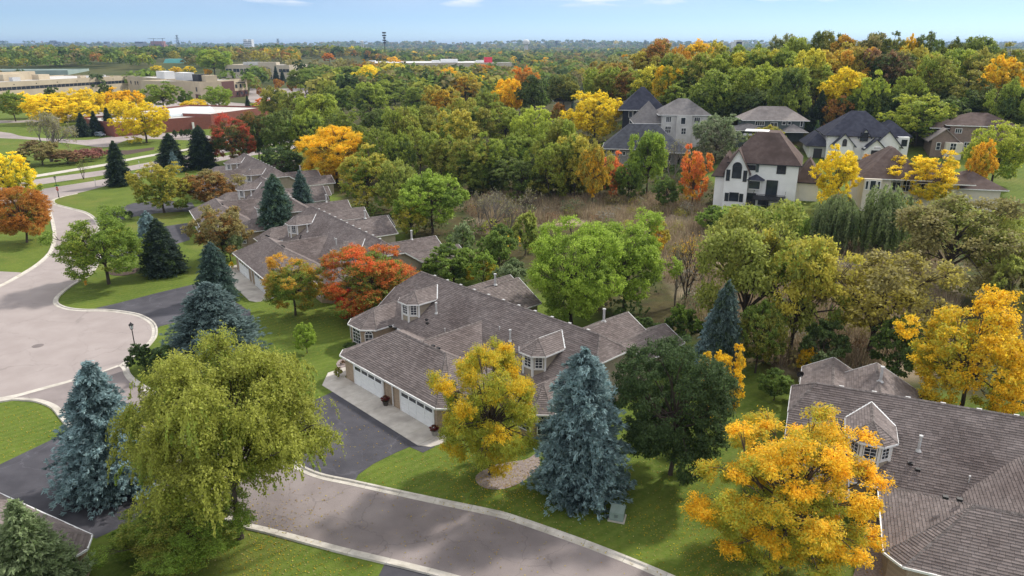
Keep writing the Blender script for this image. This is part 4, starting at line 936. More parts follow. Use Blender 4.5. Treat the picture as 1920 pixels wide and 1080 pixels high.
# ------------------------------------------------------------------ trees: prototypes (unit height, unit crown width)
def np_mesh(name, V, nper, tone, mat):
    me = bpy.data.meshes.new(name); nv = len(V); nf = nv // nper
    me.vertices.add(nv); me.vertices.foreach_set("co", V.astype(np.float32).ravel())
    me.loops.add(nv); me.loops.foreach_set("vertex_index", np.arange(nv, dtype=np.int32))
    me.polygons.add(nf); me.polygons.foreach_set("loop_start", np.arange(nf, dtype=np.int32) * nper)
    me.update(calc_edges=True)
    if tone is not None:
        a = me.attributes.new("tone", 'FLOAT_COLOR', 'POINT'); t4 = np.ones((nv, 4), np.float32); t4[:, :3] = np.repeat(tone, nper, axis=0); a.data.foreach_set("color", t4.ravel())
    me.materials.append(mat); return me
def unit(v): return v / np.maximum(np.linalg.norm(v, axis=1, keepdims=True), 1e-9)
def leaf_quads(P, N, T, size, aspect):
    """Diamond leaves at P with normals N; T picks the leaf's long axis."""
    N = unit(N); t = unit(np.cross(N, T)); t2 = np.cross(N, t)     # t2 ~ projected T
    a, b = t2 * (size * aspect * .5)[:, None], t * (size * .5)[:, None]
    V = np.empty((len(P), 4, 3)); V[:, 0] = P - a; V[:, 1] = P + b; V[:, 2] = P + a; V[:, 3] = P - b
    return V.reshape(-1, 3)
class Proto: pass
def finish(name, V, tone, wood, fit=True, matname='green'):
    zmax = np.percentile(V[:, 2], 99.9); r = np.percentile(np.hypot(V[:, 0], V[:, 1]), 98.0)
    sz, sr = (1 / zmax, .5 / r) if fit else (1, 1)
    V = V * np.array([sr, sr, sz])
    wood.v = [(a*sr, b*sr, c*sz) for a, b, c in wood.v]
    p = Proto(); p.crown = np_mesh(name + "_crown", V, 4, tone, LEAF[matname])
    p.trunk = wood.mesh(name + "_trunk", M['bark']); return p
def limb(wood, rng, a, b, r0, r1, sides=5, sag=.06, n=4):
    a, b = np.array(a), np.array(b); L = np.linalg.norm(b - a); pts, rad = [], []
    off = rng.normal(0, sag * L, 3)
    for i in range(n + 1):
        t = i / n; p = a + (b - a) * t + off * math.sin(math.pi * t); p[2] += .05 * L * math.sin(math.pi * t); pts.append(tuple(p)); rad.append(r0 + (r1 - r0) * t)
    wood.tube(pts, rad, sides, cap=False); return pts
def broadleaf(name, seed, nlobes=22, leaves=30000, lsize=.017, cz=.60, rz=.40, flat=.8, lobe=(.13, .22), spread=.74, aspect=1.7, shell=.2, per=34, sigma=.026, jag=.12, droop=0., upb=.5, zpow=1., trunk_r=.02, fork=.28, low=-.75, twig=True, empty_frac=.08, strands=0, slen=.26):
    rng = np.random.default_rng(seed); wood = MB()
    k = np.arange(nlobes) + .5; zz = 1 - (1 - low) * k / nlobes; th_ = k * 2.399963 + rng.uniform(0, 6)
    rr = np.sqrt(np.maximum(0, 1 - zz**2)); D = np.stack([rr*np.cos(th_), rr*np.sin(th_), zz], 1) + rng.normal(0, .16, (nlobes, 3))
    C = D * np.array([.5, .5, rz]) * (spread * rng.uniform(1 - jag*1.6, 1 + jag, (nlobes, 1))); C[:, 2] = cz + C[:, 2]
    inner = rng.normal(0, 1, (max(3, nlobes // 5), 3)) * np.array([.16, .16, .13]) + np.array([0, 0, cz]); C = np.vstack([C, inner])
    R = rng.uniform(*lobe, len(C)); lr = rng.random(len(C))
    w = R**2; w[nlobes:] *= .6; ncl = np.maximum(6, (w / w.sum() * leaves / per).astype(int))
    P, Nn, T, tone = [], [], [], []
    for i in range(len(C)):
        n = ncl[i]; d = unit(rng.normal(0, 1, (n * 3, 3))); out = C[i] - np.array([0, 0, cz - .1]); out = out / (np.linalg.norm(out) + 1e-6)
        sc = d @ out; d = d[(sc > -.45 + rng.random(len(d)) * .3)][:n]
        c = C[i] + d * R[i] * np.array([1, 1, flat]) * rng.uniform(1 - shell*1.6, 1 + shell*.5, (len(d), 1))
        keep = rng.random(len(c)) > empty_frac; c, d = c[keep], d[keep]
        crand = .65*lr[i] + .35*rng.random(len(c))
        m = per; pp = np.repeat(c, m, 0) + rng.normal(0, sigma, (len(c)*m, 3)) * np.array([1, 1, .62])
        if droop: dd = np.abs(rng.normal(0, 1, len(pp))); pp[:, 2] -= droop * dd * .5
        od = np.repeat(d, m, 0)
        P.append(pp); Nn.append(od*.45 + np.array([0, 0, upb]) + rng.normal(0, .55, pp.shape)); T.append(od + rng.normal(0, .8, pp.shape) + np.array([0, 0, -droop*8]))
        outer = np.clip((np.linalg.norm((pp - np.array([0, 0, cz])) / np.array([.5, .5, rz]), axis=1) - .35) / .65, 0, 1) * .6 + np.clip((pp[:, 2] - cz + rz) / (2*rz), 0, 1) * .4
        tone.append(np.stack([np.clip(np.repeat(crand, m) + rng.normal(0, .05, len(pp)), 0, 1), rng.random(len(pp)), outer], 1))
    for _ in range(strands):
        i = rng.integers(nlobes); a = rng.uniform(0, 6.283); o = C[i, :2] / (np.linalg.norm(C[i, :2]) + 1e-6) * .7 + np.array([math.cos(a), math.sin(a)])*.6; m = 70
        p0 = C[i] + np.array([o[0]*R[i], o[1]*R[i], rng.uniform(-.3, .5)*R[i]]); t = rng.random(m); Ls = min(slen*rng.uniform(.4, 1.15), p0[2] - .08)
        pp = p0 + np.array([o[0], o[1], 0])*.05*np.sqrt(t)[:, None] + np.array([0, 0, -1.])*(Ls*t)[:, None] + rng.normal(0, .007, (m, 3))*(1.2 - .7*t)[:, None]
        P.append(pp); T.append(np.array([0, 0, -1.]) + rng.normal(0, .4, (m, 3))); Nn.append(np.array([o[0], o[1], .5]) + rng.normal(0, .5, (m, 3)))
        tone.append(np.stack([np.full(m, .65*lr[i] + .35*rng.random()), rng.random(m), .25 + .5*(1 - t)], 1))
    P, Nn, T, tone = map(np.vstack, (P, Nn, T, tone))
    ok = P[:, 2] > .04; P, Nn, T, tone = P[ok], Nn[ok], T[ok], tone[ok]
    V = leaf_quads(P, Nn, T, lsize * rng.uniform(.7, 1.35, len(P)), aspect)
    zf = fork; wood.tube([(0, 0, -.03), (rng.normal(0, .006), 0, .02), (rng.normal(0, .01), rng.normal(0, .01), zf * .6), (0, 0, zf), (rng.normal(0, .02), rng.normal(0, .02), cz + rz*.3)], [trunk_r*1.5, trunk_r*1.1, trunk_r*.95, trunk_r*.8, trunk_r*.25], 7)
    for i in range(nlobes):
        if not twig and i % 2: continue
        st = np.array([0, 0, zf + (cz - zf) * rng.uniform(0, .8)]); pts = limb(wood, rng, st, C[i], trunk_r*.42, trunk_r*.12)
        if twig:
            for _ in range(3):
                d = unit(rng.normal(0, 1, (1, 3)))[0]; d[2] = abs(d[2]); limb(wood, rng, pts[3], C[i] + d*R[i]*.8, trunk_r*.16, trunk_r*.05, 3, .05, 2)
    return finish(name, V, tone, wood)
def spruce(name, seed, tiers=30, per=9, lsize=.02, open_=.0, prof=.9, tufts=7, droop=.28, ragged=.14):
    rng = np.random.default_rng(seed); wood = MB(); P, N, T, tone = [], [], [], []
    wood.tube([(0, 0, -.02), (0, 0, .5), (0, 0, 1.0)], [.022, .013, .002], 6)
    for i in range(tiers):
        f = i / (tiers - 1); z = .05 + .93 * f**.93; R = .5 * (1 - f)**prof * (1.0 if f > .14 else .80 + 1.4*f) + .012
        nb = int(round(6 + 9 * (1 - f)**.7)); a0 = rng.uniform(0, 6.28)
        for b in range(nb):
            a = a0 + 6.283 * b / nb + rng.normal(0, .12); r = R * rng.uniform(1 - ragged*2, 1 + ragged*.8); zz = z + rng.normal(0, .012); crand = rng.random()
            ca, sa = math.cos(a), math.sin(a)
            nt = max(3, int(tufts * (r / .5)**.6 + 1.5))
            for s_ in np.linspace(.22 if r > .1 else .05, 1.0, nt):
                lat = r * .26 * (1.1 - s_) + .012; nl = 1 if s_ > .93 else (3 if r > .12 else 2)
                for q in range(nl):
                    o_ = (0 if nl == 1 else (q/(nl-1) - .5) * 2) * lat + rng.normal(0, .008)
                    rad = r * s_ - abs(o_) * .35
                    c = np.array([ca*rad - sa*o_, sa*rad + ca*o_, zz - droop*r*s_*s_*.9 + .10*r*max(0, s_ - .6) - abs(o_)*.25 + rng.normal(0, .006)])
                    m = per; out = np.array([ca, sa, .12]) + np.array([-sa, ca, 0]) * o_ * 4
                    tdir = unit(out + rng.normal(0, .42, (m, 3)) + np.array([0, 0, .12]))
                    pp = c + rng.normal(0, .010, (m, 3)) * np.array([1, 1, .5]) + tdir * lsize * .8
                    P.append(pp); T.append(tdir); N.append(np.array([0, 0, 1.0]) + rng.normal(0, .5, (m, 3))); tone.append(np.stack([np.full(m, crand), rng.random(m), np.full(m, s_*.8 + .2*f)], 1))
            if i % 2 == 0 and r > .08: wood.tube([(0, 0, zz + .01), (ca*r*.8, sa*r*.8, zz - droop*r*.55)], [.005, .0015], 3, cap=False)
    P, N, T, tone = map(np.vstack, (P, N, T, tone))
    ok = P[:, 2] > .012; P, N, T, tone = P[ok], N[ok], T[ok], tone[ok]
    V = leaf_quads(P, N, T, lsize * .62 * rng.uniform(.7, 1.3, len(P)), 3.2)
    return finish(name, V, tone, wood, False)
def willow(name, seed, strands=420, per=60, lsize=.016, ztop=.78, spread=.40, low=.05, hang=.55, nl=9):
    rng = np.random.default_rng(seed); wood = MB(); P, N, T, tone = [], [], [], []
    lob = [(np.array([rng.uniform(-1, 1)*spread*.62, rng.uniform(-1, 1)*spread*.62, ztop - rng.uniform(0, .26)]), rng.uniform(.13, .2), rng.random()) for _ in range(nl)]
    lob.append((np.array([0, 0, .86]), .17, .5))
    wood.tube([(0, 0, -.03), (.01, 0, .15), (0, .01, .32), (0, 0, .8)], [.035, .026, .022, .005], 7)
    for c, r, _ in lob: limb(wood, rng, (0, 0, .3), c, .013, .004)
    for i in range(strands):
        c, r, lr = lob[rng.integers(len(lob))]; d = unit(rng.normal(0, 1, (1, 3)))[0]; d[2] = abs(d[2]) * .9 + .05
        p0 = c + d * r * np.array([1.1, 1.1, .8]); L = min(p0[2] - low, hang * rng.uniform(.45, 1.1)); o = np.array([d[0], d[1], 0]) * r * .5
        t = rng.random(per)**.8; pp = p0 + o * np.sqrt(t)[:, None] + np.array([0, 0, -1]) * (L * t**1.15)[:, None] + rng.normal(0, .009, (per, 3))
        P.append(pp); T.append(np.tile([0, 0, -1.0], (per, 1)) + rng.normal(0, .35, (per, 3))); N.append(np.array([d[0], d[1], .45]) + rng.normal(0, .5, (per, 3)))
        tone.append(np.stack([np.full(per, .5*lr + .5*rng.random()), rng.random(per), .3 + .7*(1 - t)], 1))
    P, N, T, tone = map(np.vstack, (P, N, T, tone))
    V = leaf_quads(P, N, T, lsize * rng.uniform(.7, 1.3, len(P)), 2.6)
    return finish(name, V, tone, wood)
def bare(name, seed, leaves=700, stems=5):
    rng = np.random.default_rng(seed); wood = MB(); tips = []
    def grow(p, d, L, r, lev):
        q = p + d * L; m = p + d*L*.5 + rng.normal(0, .05*L, 3)
        wood.tube([tuple(p), tuple(m), tuple(q)], [r, r*.8, r*.6], 5 if lev < 2 else 3, cap=False)
        if lev >= 5: tips.append(q); return
        for _ in range(2 if lev < 1 else 3):
            nd = d + rng.normal(0, .42, 3) + np.array([0, 0, .14]); nd /= np.linalg.norm(nd); grow(q, nd, L * rng.uniform(.6, .85), r*.55, lev + 1)
    for s_ in range(stems):
        a = rng.uniform(0, 6.28); grow(np.array([0., 0, -.02]), np.array([math.cos(a)*.45, math.sin(a)*.45, 1.0]) / 1.12, .27, .022, 1)
    tp = np.array(tips); P = tp[rng.integers(len(tp), size=leaves)] + rng.normal(0, .02, (leaves, 3))
    V = leaf_quads(P, rng.normal(0, 1, P.shape), rng.normal(0, 1, P.shape), .016 * rng.uniform(.6, 1.2, leaves), 1.6)
    return finish(name, V, rng.random((leaves, 3)), wood)

PR = {}
# hi detail for near trees, mid and low for those farther off
PR['locust'] = [broadleaf("locust_%d" % q, 11 + q, 80, 105000, .0078, flat=.55, lobe=(.065,.125), sigma=.016, aspect=2.2, jag=.16, upb=.8, low=-.97, spread=.86, cz=.53, rz=.46, droop=.016, per=30, shell=.42, empty_frac=.05) for q in (0, 1)]
PR['maple'] = [broadleaf("maple_a", 21, 54, 72000, .0115, jag=.12, cz=.56, rz=.43, low=-.9, lobe=(.09,.15), spread=.82, sigma=.018, empty_frac=.12), broadleaf("maple_b", 22, 36, 44000, .0135, jag=.18, lobe=(.10,.17), spread=.80, sigma=.02, empty_frac=.14, low=-.85, cz=.57, rz=.42)]
PR['birch'] = [broadleaf("birch", 33, 90, 125000, .0078, flat=.75, lobe=(.075,.13), droop=.045, sigma=.016, aspect=1.9, jag=.15, low=-.6, cz=.63, rz=.37, trunk_r=.016, spread=.84, per=40, empty_frac=.06, strands=240, slen=.15, shell=.45)]
PR['round'] = [broadleaf("round_a", 41, 34, 22000, .019, jag=.16, lobe=(.10,.17), spread=.8, sigma=.021, low=-.85, cz=.57, rz=.42), broadleaf("round_b", 42, 28, 20000, .02, jag=.22, cz=.57, rz=.42, lobe=(.10,.18), sigma=.022, low=-.85), broadleaf("round_c", 43, 40, 22000, .019, jag=.24, lobe=(.08,.15), spread=.8, sigma=.02, low=-.85, cz=.57, rz=.42)]
PR['tall'] = [broadleaf("tall_a", 51, 24, 17000, .024, cz=.6, rz=.42, lobe=(.12,.2), jag=.22, spread=.7, sigma=.03), broadleaf("tall_b", 52, 18, 14000, .026, cz=.62, rz=.4, lobe=(.14,.22), jag=.28, spread=.68, empty_frac=.2)]
PR['open'] = [broadleaf("open_a", 61, 26, 24000, .018, lobe=(.09,.16), jag=.3, spread=.86, cz=.62, rz=.36, sigma=.03, empty_frac=.25, trunk_r=.026, fork=.2, per=28), broadleaf("open_b", 62, 22, 20000, .019, lobe=(.09,.16), jag=.34, spread=.88, cz=.64, rz=.34, sigma=.03, empty_frac=.3, trunk_r=.026, fork=.18, per=28)]
PR['bush'] = [broadleaf("bush_a", 71, 16, 9000, .032, cz=.45, rz=.5, low=-.3, jag=.2, fork=.1), broadleaf("bush_b", 72, 12, 8000, .034, cz=.45, rz=.5, low=-.3, jag=.25, fork=.1)]
PR['nearbush'] = [broadleaf("near_bush", 75, 54, 60000, .010, cz=.45, rz=.5, low=-.3, jag=.2, fork=.1, lobe=(.08,.14), sigma=.016)]
PR['lowtree'] = [broadleaf("small_a", 81, 14, 5000, .045, twig=False), broadleaf("small_b", 82, 12, 4500, .047, jag=.2, twig=False), broadleaf("small_c", 83, 18, 5200, .043, jag=.22, lobe=(.1,.18), twig=False)]
PR['spruce'] = [spruce("spruce_a", 91, 38, 15, .019, prof=.62, ragged=.22), spruce("spruce_b", 92, 36, 16, .019, prof=.50, ragged=.2)]
PR['smallspruce'] = [spruce("spruce_c", 93, 20, 8, .034, tufts=5)]
PR['cedar'] = [spruce("cedar", 94, 36, 10, .021, prof=.85, droop=.0, ragged=.2)]
PR['willow'] = [willow("willow_a", 101), willow("willow_b", 102, strands=360, nl=7)]
PR['bare'] = [bare("bare_a", 111), bare("bare_b", 112, 500, 4), bare("bare_c", 113, 5200, 6)]
if False: print("protos", sum(len(p.crown.polygons) * 2 + len(p.trunk.polygons) * 2 for v in PR.values() for p in v), "tris")

_tn = random.Random(77)
def grow(kind, base, h, w, colour, second, mix, label, cat="tree", group=None, name=None, bark=None, var=None, rz=None):
    pr = PR[kind]; p = pr[_tn.randrange(len(pr)) if var is None else var]
    nm = name or {'spruce': 'spruce_tree', 'smallspruce': 'spruce_tree', 'cedar': 'cedar_tree', 'willow': 'willow_tree', 'bush': 'shrub', 'nearbush': 'shrub', 'bare': 'bare_tree', 'locust': 'locust_tree', 'maple': 'maple_tree', 'birch': 'birch_tree'}.get(kind, 'broadleaf_tree')
    root = empty(nm, base, _tn.uniform(0, 6.28) if rz is None else rz); root.scale = (w, w, h)
    tag(root, label, cat, group)
    t = link(bpy.data.objects.new("trunk", p.trunk), root)
    if bark: t.material_slots[0].link = 'OBJECT'; t.material_slots[0].material = M[bark]
    c = link(bpy.data.objects.new("crown", p.crown), root)
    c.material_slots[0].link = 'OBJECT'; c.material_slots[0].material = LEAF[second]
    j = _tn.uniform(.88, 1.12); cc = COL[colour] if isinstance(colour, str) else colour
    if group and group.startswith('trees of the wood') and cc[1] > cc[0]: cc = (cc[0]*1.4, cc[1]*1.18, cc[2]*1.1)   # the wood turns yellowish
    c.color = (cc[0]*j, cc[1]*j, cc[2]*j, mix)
    return root
def top_row(x, y, z0, h, w, conic):
    """Highest row of a crown seen obliquely from above: a wide crown's far shoulder rises over its tip."""
    best = 1e9
    pts_ = [(0, 1.0)] if conic else [(.48*math.cos(t), .57 + .43*math.sin(t)) for t in (1.57, 1.25, 1.0, .8, .6, .4, .2)]
    for dy, fz in pts_:
        yy, zz = y + dy*w, z0 + fz*h - CAM_H
        best = min(best, 540 - F_PX*(yy*SP + zz*CP)/(yy*CP - zz*SP))
    return best
def tree(kind, px, ytop, ybase, wpx, colour, second, mix, label, xb=None, **kw):
    """Tree measured off the survey photo: crown centre column, top row, ground row, crown width."""
    conic = kind in ('spruce', 'smallspruce', 'cedar')
    b = hit(px, ybase); y = b.y; z0 = b.z; h = 8.0; w = 5.0; dc = depth(b)
    for _ in range(6):
        if conic: y = b.y + .36*w
        lo, hi = .3, 40.0
        for _k in range(26):
            h = (lo + hi)/2
            if top_row(0, y, z0, h, w, conic) > ytop: lo = h
            else: hi = h
        dc = y*CP - (z0 + (.3 if conic else .55)*h - CAM_H)*SP; w = wpx*dc/F_PX
    x = (px - 960)/F_PX*dc
    return grow(kind, Vector((x, y, terrain(x, y))), h, w, colour, second, mix, label, **kw)
def tree_h(kind, px, ytop, h, wpx, colour, second, mix, label, **kw):
    b = hit_top(px, ytop, h); d = depth(Vector((b.x, b.y, b.z + h)))
    return grow(kind, b, h, wpx * d / F_PX, colour, second, mix, label, **kw)

# ------------------------------------------------------------------ trees, one by one
# near trees
tree('birch', 425, 642, 1013, 400, (.29,.305,.058), 'green', .66, "large drooping yellow-green tree beside the lower street", xb=452, var=0)
tree('spruce', 197, 680, 965, 205, 'bluespruce', 'blue', .5, "blue spruce beside the left driveway with birch foliage overlapping it", var=0)
tree('cedar', 66, 940, 1230, 215, 'sage', 'dark', .6, "green cedar in the lower left corner")
for (x_, y_, h_, w_, lab) in ((318,1108,4.4,9.0,"broad green shrub at the bottom edge beneath the drooping tree"), (245,1062,2.2,4.2,"green shrub between the blue spruce and the cedar")):
    _b = at(x_, y_); _b.y += w_*.3; grow('nearbush', _b, h_, w_, 'green', 'olive', .5, lab, "shrub")
tree('locust', 918, 634, 893, 215, (.68,.47,.03), 'lime', .36, "yellow honey locust before the garage roof in its stone mulch ring", xb=940, var=0)
tree('spruce', 1090, 655, 968, 205, 'bluespruce', 'blue', .5, "full blue spruce between yellow locust and dark maple", var=1)
tree('maple', 1268, 630, 893, 240, 'deep', 'dark', .6, "dark green maple to the right of the full blue spruce", var=0)
tree('round', 1358, 642, 800, 95, 'gold', 'olive', .6, "small golden tree behind the dark green maple", var=2)
tree('locust', 1484, 752, 1062, 345, (.72,.455,.03), 'lime', .46, "wide golden locust beside the lower right roof", xb=1490, var=1)
tree('maple', 1825, 545, 790, 240, 'gold', 'lime', .50, "golden maple at the right edge above the grey roof", var=1)
tree('spruce', 1354, 528, 722, 86, (.12,.175,.165), 'dark', .6, "dark spruce standing behind the small blue spruce", var=1)
tree('spruce', 1334, 576, 712, 74, 'bluespruce', 'blue', .5, "small blue spruce before the dark spruce")
tree('spruce', 398, 530, 698, 195, (.12,.17,.165), 'blue', .7, "grey-blue spruce at the mouth of the second driveway", var=0)
tree('spruce', 404, 455, 575, 84, 'spruce', 'blue', .6, "slim blue-green spruce behind the grey-blue spruce", var=1)
tree('maple', 190, 392, 533, 172, 'green', 'lime', .55, "green tree with yellowing top on the lawn by the hydrant", xb=202, var=1)
tree('spruce', 303, 410, 524, 92, (.05,.075,.058), 'dark', .6, "dark grey-green spruce on the lawn", xb=308, var=0)
tree('spruce', 281, 396, 478, 55, 'bluespruce', 'blue', .5, "blue spruce behind the dark lawn spruce", var=1)
tree('maple', 38, 347, 456, 112, (.42,.19,.04), 'olive', .6, "rust orange maple on the left lawn", xb=40, var=0)
tree('round', 14, 288, 385, 100, 'yellow', 'green', .5, "yellow-green tree behind the rust orange maple", var=0)
tree('spruce', 221, 264, 352, 52, 'darkspruce', 'dark', .6, "lone dark spruce beside the county road", var=0)
tree('maple', 548, 477, 592, 124, 'amber', 'green', .34, "orange-brown tree before the second townhouse garage", var=1)
tree('maple', 690, 457, 592, 180, (.60,.155,.045), 'green', .36, "large red-orange maple between two townhouses", var=0)
tree('round', 650, 545, 607, 52, 'red', 'rust', .85, "small bright red maple at the foot of the red-orange maple", var=2)
tree('bush', 573, 603, 662, 48, 'bright', 'green', .6, "young bright green tree on the lawn near the planting bed", name="broadleaf_tree", var=0)
tree('bush', 268, 640, 696, 62, 'deep', 'dark', .6, "dark juniper beside the lamp post", cat="shrub", name="juniper_shrub")
tree('bush', 305, 645, 705, 60, 'deep', 'green', .5, "dark green juniper under the grey-blue spruce", cat="shrub", name="juniper_shrub")
tree('round', 412, 380, 492, 118, 'drab', 'rust', .55, "brownish olive tree left of the second townhouse", var=2)
tree('round', 428, 423, 490, 58, 'sage', 'green', .6, "small grey-green tree at the foot of the brownish olive tree", var=0)
tree('round', 300, 304, 400, 112, 'yolive', 'green', .5, "olive yellow tree by the third townhouse driveway", var=0)
tree('round', 392, 316, 392, 118, 'drab', 'rust', .45, "rusty olive tree before the farthest townhouses", var=1)
tree('spruce', 520, 328, 462, 88, 'spruce', 'dark', .6, "broad green spruce behind the second townhouse roof", var=1)
tree('spruce', 568, 320, 432, 62, 'spruce', 'blue', .5, "narrow blue-green spruce beside the broad green one", var=0)
tree('round', 525, 274, 345, 90, 'deep', 'green', .6, "dark green round tree behind the farthest townhouse roof", var=0)
tree('spruce', 321, 250, 325, 66, 'darkspruce', 'dark', .6, "dark spruce left of the red-topped maples", var=0)
tree('smallspruce', 326, 284, 326, 34, 'bluespruce', 'blue', .6, "small bluish spruce before the dark spruce")
tree('spruce', 378, 236, 320, 62, 'darkspruce', 'dark', .6, "dark spruce beside the red-topped maple", var=1)
tree('maple', 432, 214, 312, 92, (.46,.08,.05), 'dark', .34, "maple with red crown and dark green skirts", var=1)
tree('maple', 480, 208, 300, 72, 'rust', 'dark', .2, "dark maple with rusty top right of the red-topped one", var=0)
tree('round', 268, 190, 268, 100, 'yellow', 'lime', .6, "yellow-green tree before the red brick building", var=0)
for (x, yt, yb, w, c, s_, mx, lab) in ((22,170,228,62,'green','lime',.5,"green tree at the left edge of the yellow row"), (48,172,222,64,'yellow','gold',.6,"yellow tree, leftmost of the yellow row"),
      (85,176,232,92,'yellow','olive',.7,"widest yellow tree in the yellow row"), (120,172,228,66,'yellow','lime',.7,"yellow tree in the middle of the yellow row"),
      (160,165,226,70,'yellow','gold',.7,"tall yellow tree above the dark spruce trio"), (150,184,234,66,'yellow','olive',.6,"yellow tree before the tall yellow one"),
      (216,164,222,58,'gold','yellow',.6,"golden tree right of the yellow row"), (245,168,220,50,'gold','olive',.6,"golden-brown tree before the beige offices"), (222,186,240,56,'yellow','lime',.6,"yellow-green tree right of the dark spruce trio"),
      (303,152,207,78,'green','lime',.45,"green tree with yellow-green top before the brick offices"), (348,170,206,34,'mid','dark',.5,"small dark green tree before the brick offices"), (408,161,206,58,'bright','lime',.6,"bright green tree by the maroon brick corner"),
      (365,186,212,56,'yellow','gold',.6,"low yellow tree beside the barrel skylight"), (198,156,196,30,'dark','olive',.5,"dark tree before the long beige building"), (97,163,200,32,'dark','olive',.5,"small dark tree before the ribbon windows")):
    tree('round' if w > 55 else 'lowtree', x, yt, yb, w, c, s_, mx, lab)
for (x, yt, yb, w, lab) in ((155,212,258,38,"left spruce of the dark trio by the parked car"), (179,209,255,32,"middle spruce of the dark trio by the parked car"), (204,203,254,36,"right spruce of the dark trio by the parked car"),
      (465,180,210,17,"small dark spruce by the car park"), (470,129,154,13,"small spruce left of the arched entrance"), (483,131,154,12,"small spruce beside the arched entrance"), (518,124,156,16,"small spruce right of the arched entrance"), (530,130,156,14,"outermost spruce right of the arched entrance"), (438,135,152,8,"little spruce beside the cream office wing")):
    tree('smallspruce', x, yt, yb, w, 'darkspruce', 'dark', .6, lab)
tree('bare', 86, 208, 304, 96, 'grey', 'olive', .6, "bare spreading tree over brown shrubs by the far lawn", bark='bark_grey', var=2)
tree('bush', 75, 262, 310, 80, 'drab', 'brown', .5, "grey-brown thicket under the bare spreading tree", cat="shrub")
tree('bush', 125, 280, 308, 60, 'brown', 'drab', .5, "brown shrub right of the bare spreading tree", cat="shrub")
tree('bush', 155, 278, 303, 54, (.30,.14,.12), 'brown', .6, "pinkish red shrub by the footpath", cat="shrub")
tree('bush', 185, 276, 297, 40, (.30,.14,.12), 'brown', .6, "pinkish red shrub left of the lone dark spruce", cat="shrub")
tree('bush', 136, 235, 256, 34, 'grey', 'brown', .6, "grey leafless-looking shrub left of the parked car", cat="shrub")
tree('bare', 153, 297, 337, 26, 'bright', 'green', .6, "slim young street tree on the grass median", bark='bark', var=1)
# behind the townhouses
tree('locust', 628, 234, 345, 150, 'gold', 'olive', .62, "big golden orange tree behind the townhouse row", var=0)
tree('willow', 848, 275, 350, 70, 'bright', 'green', .6, "bright green weeping tree at the edge of the wood", var=0)
tree('round', 686, 274, 392, 120, 'yolive', 'green', .45, "yellow-green tree right of the big golden orange tree", var=2)
tree('round', 745, 298, 402, 84, 'willow', 'green', .5, "pale green tree behind the second townhouse", var=0)
tree('round', 808, 318, 438, 150, 'bright', 'green', .5, "large bright green tree beside the wetland", var=1)
tree('round', 770, 375, 447, 66, 'yolive', 'bright', .5, "small yellowish tree behind the second townhouse", var=2)
tree('bush', 850, 455, 535, 110, 'green', 'dark', .5, "dark green shrub behind the nearest townhouse", cat="shrub", var=0)
tree('bush', 865, 415, 490, 60, 'sage', 'green', .5, "pale shrub at the wetland's left edge", cat="shrub", var=1)
tree('bush', 905, 470, 545, 70, 'green', 'gold', .6, "shrub with yellow tips behind the nearest townhouse", cat="shrub", var=1)
tree('bush', 935, 420, 520, 80, 'mid', 'dark', .5, "dark leafy shrub left of the twin green tree", cat="shrub", var=0)
tree('bush', 985, 395, 480, 70, 'willow', 'green', .5, "light green shrub at the reed bed's near edge", cat="shrub", var=1)
tree('bush', 960, 485, 555, 70, 'sage', 'dark', .5, "grey-green shrub beside the back lawn", cat="shrub", var=0)
tree('bare', 925, 352, 440, 95, 'grey', 'olive', .6, "grey bare tree at the left of the reed bed", bark='bark_grey', var=0)
tree('bare', 990, 350, 430, 60, 'grey', 'olive', .6, "slender bare tree before the reed bed", bark='bark', var=1)
tree('maple', 1075, 412, 618, 190, 'bright', 'green', .62, "big bright green tree behind the nearest townhouse, left of a pair", var=0)
tree('maple', 1175, 396, 585, 185, 'bright', 'green', .55, "big bright green tree by the reeds, right of a pair", var=1)
tree('bare', 1292, 436, 572, 95, 'amber', 'olive', .6, "bare dark-stemmed tree between green pair and tall willow", bark='bark', var=0)
tree('bush', 1235, 415, 480, 50, 'yolive', 'gold', .5, "yellow-tipped shrub beside the bare dark-stemmed tree", cat="shrub")
tree('bush', 1285, 570, 650, 80, 'green', 'dark', .4, "green shrub left of the dark spruce", cat="shrub")
tree('bush', 1210, 590, 650, 70, 'dark', 'dark', .5, "dark shrub behind the nearest townhouse back wing", cat="shrub")
tree('open', 1405, 383, 648, 245, 'willow', 'olive', .55, "tall olive willow before the white house", xb=1418, var=0)
tree('open', 1498, 432, 668, 190, 'yolive', 'green', .5, "lower yellow-olive willow right of the tall one", xb=1462, var=1)
tree('round', 1425, 560, 700, 110, 'mid', 'olive', .5, "shaded green understorey tree beneath the tall olive willow", var=1)
tree('willow', 1572, 366, 472, 112, 'duskwillow', 'dark', .55, "dark weeping willow beside the strip of lawn", var=1)
tree('willow', 1655, 348, 478, 138, 'duskwillow', 'green', .6, "dark weeping willow before the beige house", var=0)
tree('willow', 1485, 380, 452, 84, 'green', 'bright', .5, "small weeping tree left of the strip of lawn", var=1)
tree('open', 1790, 362, 545, 250, 'drab', 'willow', .5, "sprawling drab olive tree below the brown roofs", xb=1765, var=0)
tree('open', 1880, 400, 560, 150, 'willow', 'olive', .5, "light olive tree at the right edge of the wetland", var=1)
tree('open', 1648, 468, 672, 245, 'drab', 'yolive', .45, "sparse leaning olive tree in the middle of the wetland", xb=1622, var=1)
tree('bush', 1690, 588, 712, 125, 'dark', 'green', .5, "dark green shrub behind the lower right roof", cat="shrub", var=0)
tree('bush', 1545, 600, 700, 110, 'dark', 'sage', .55, "dark grey-green thicket left of the lower right roof", cat="shrub", var=1)
tree('bush', 1515, 645, 705, 40, 'gold', 'green', .6, "orange-yellow shrub left of the lower right roof", cat="shrub", var=1)
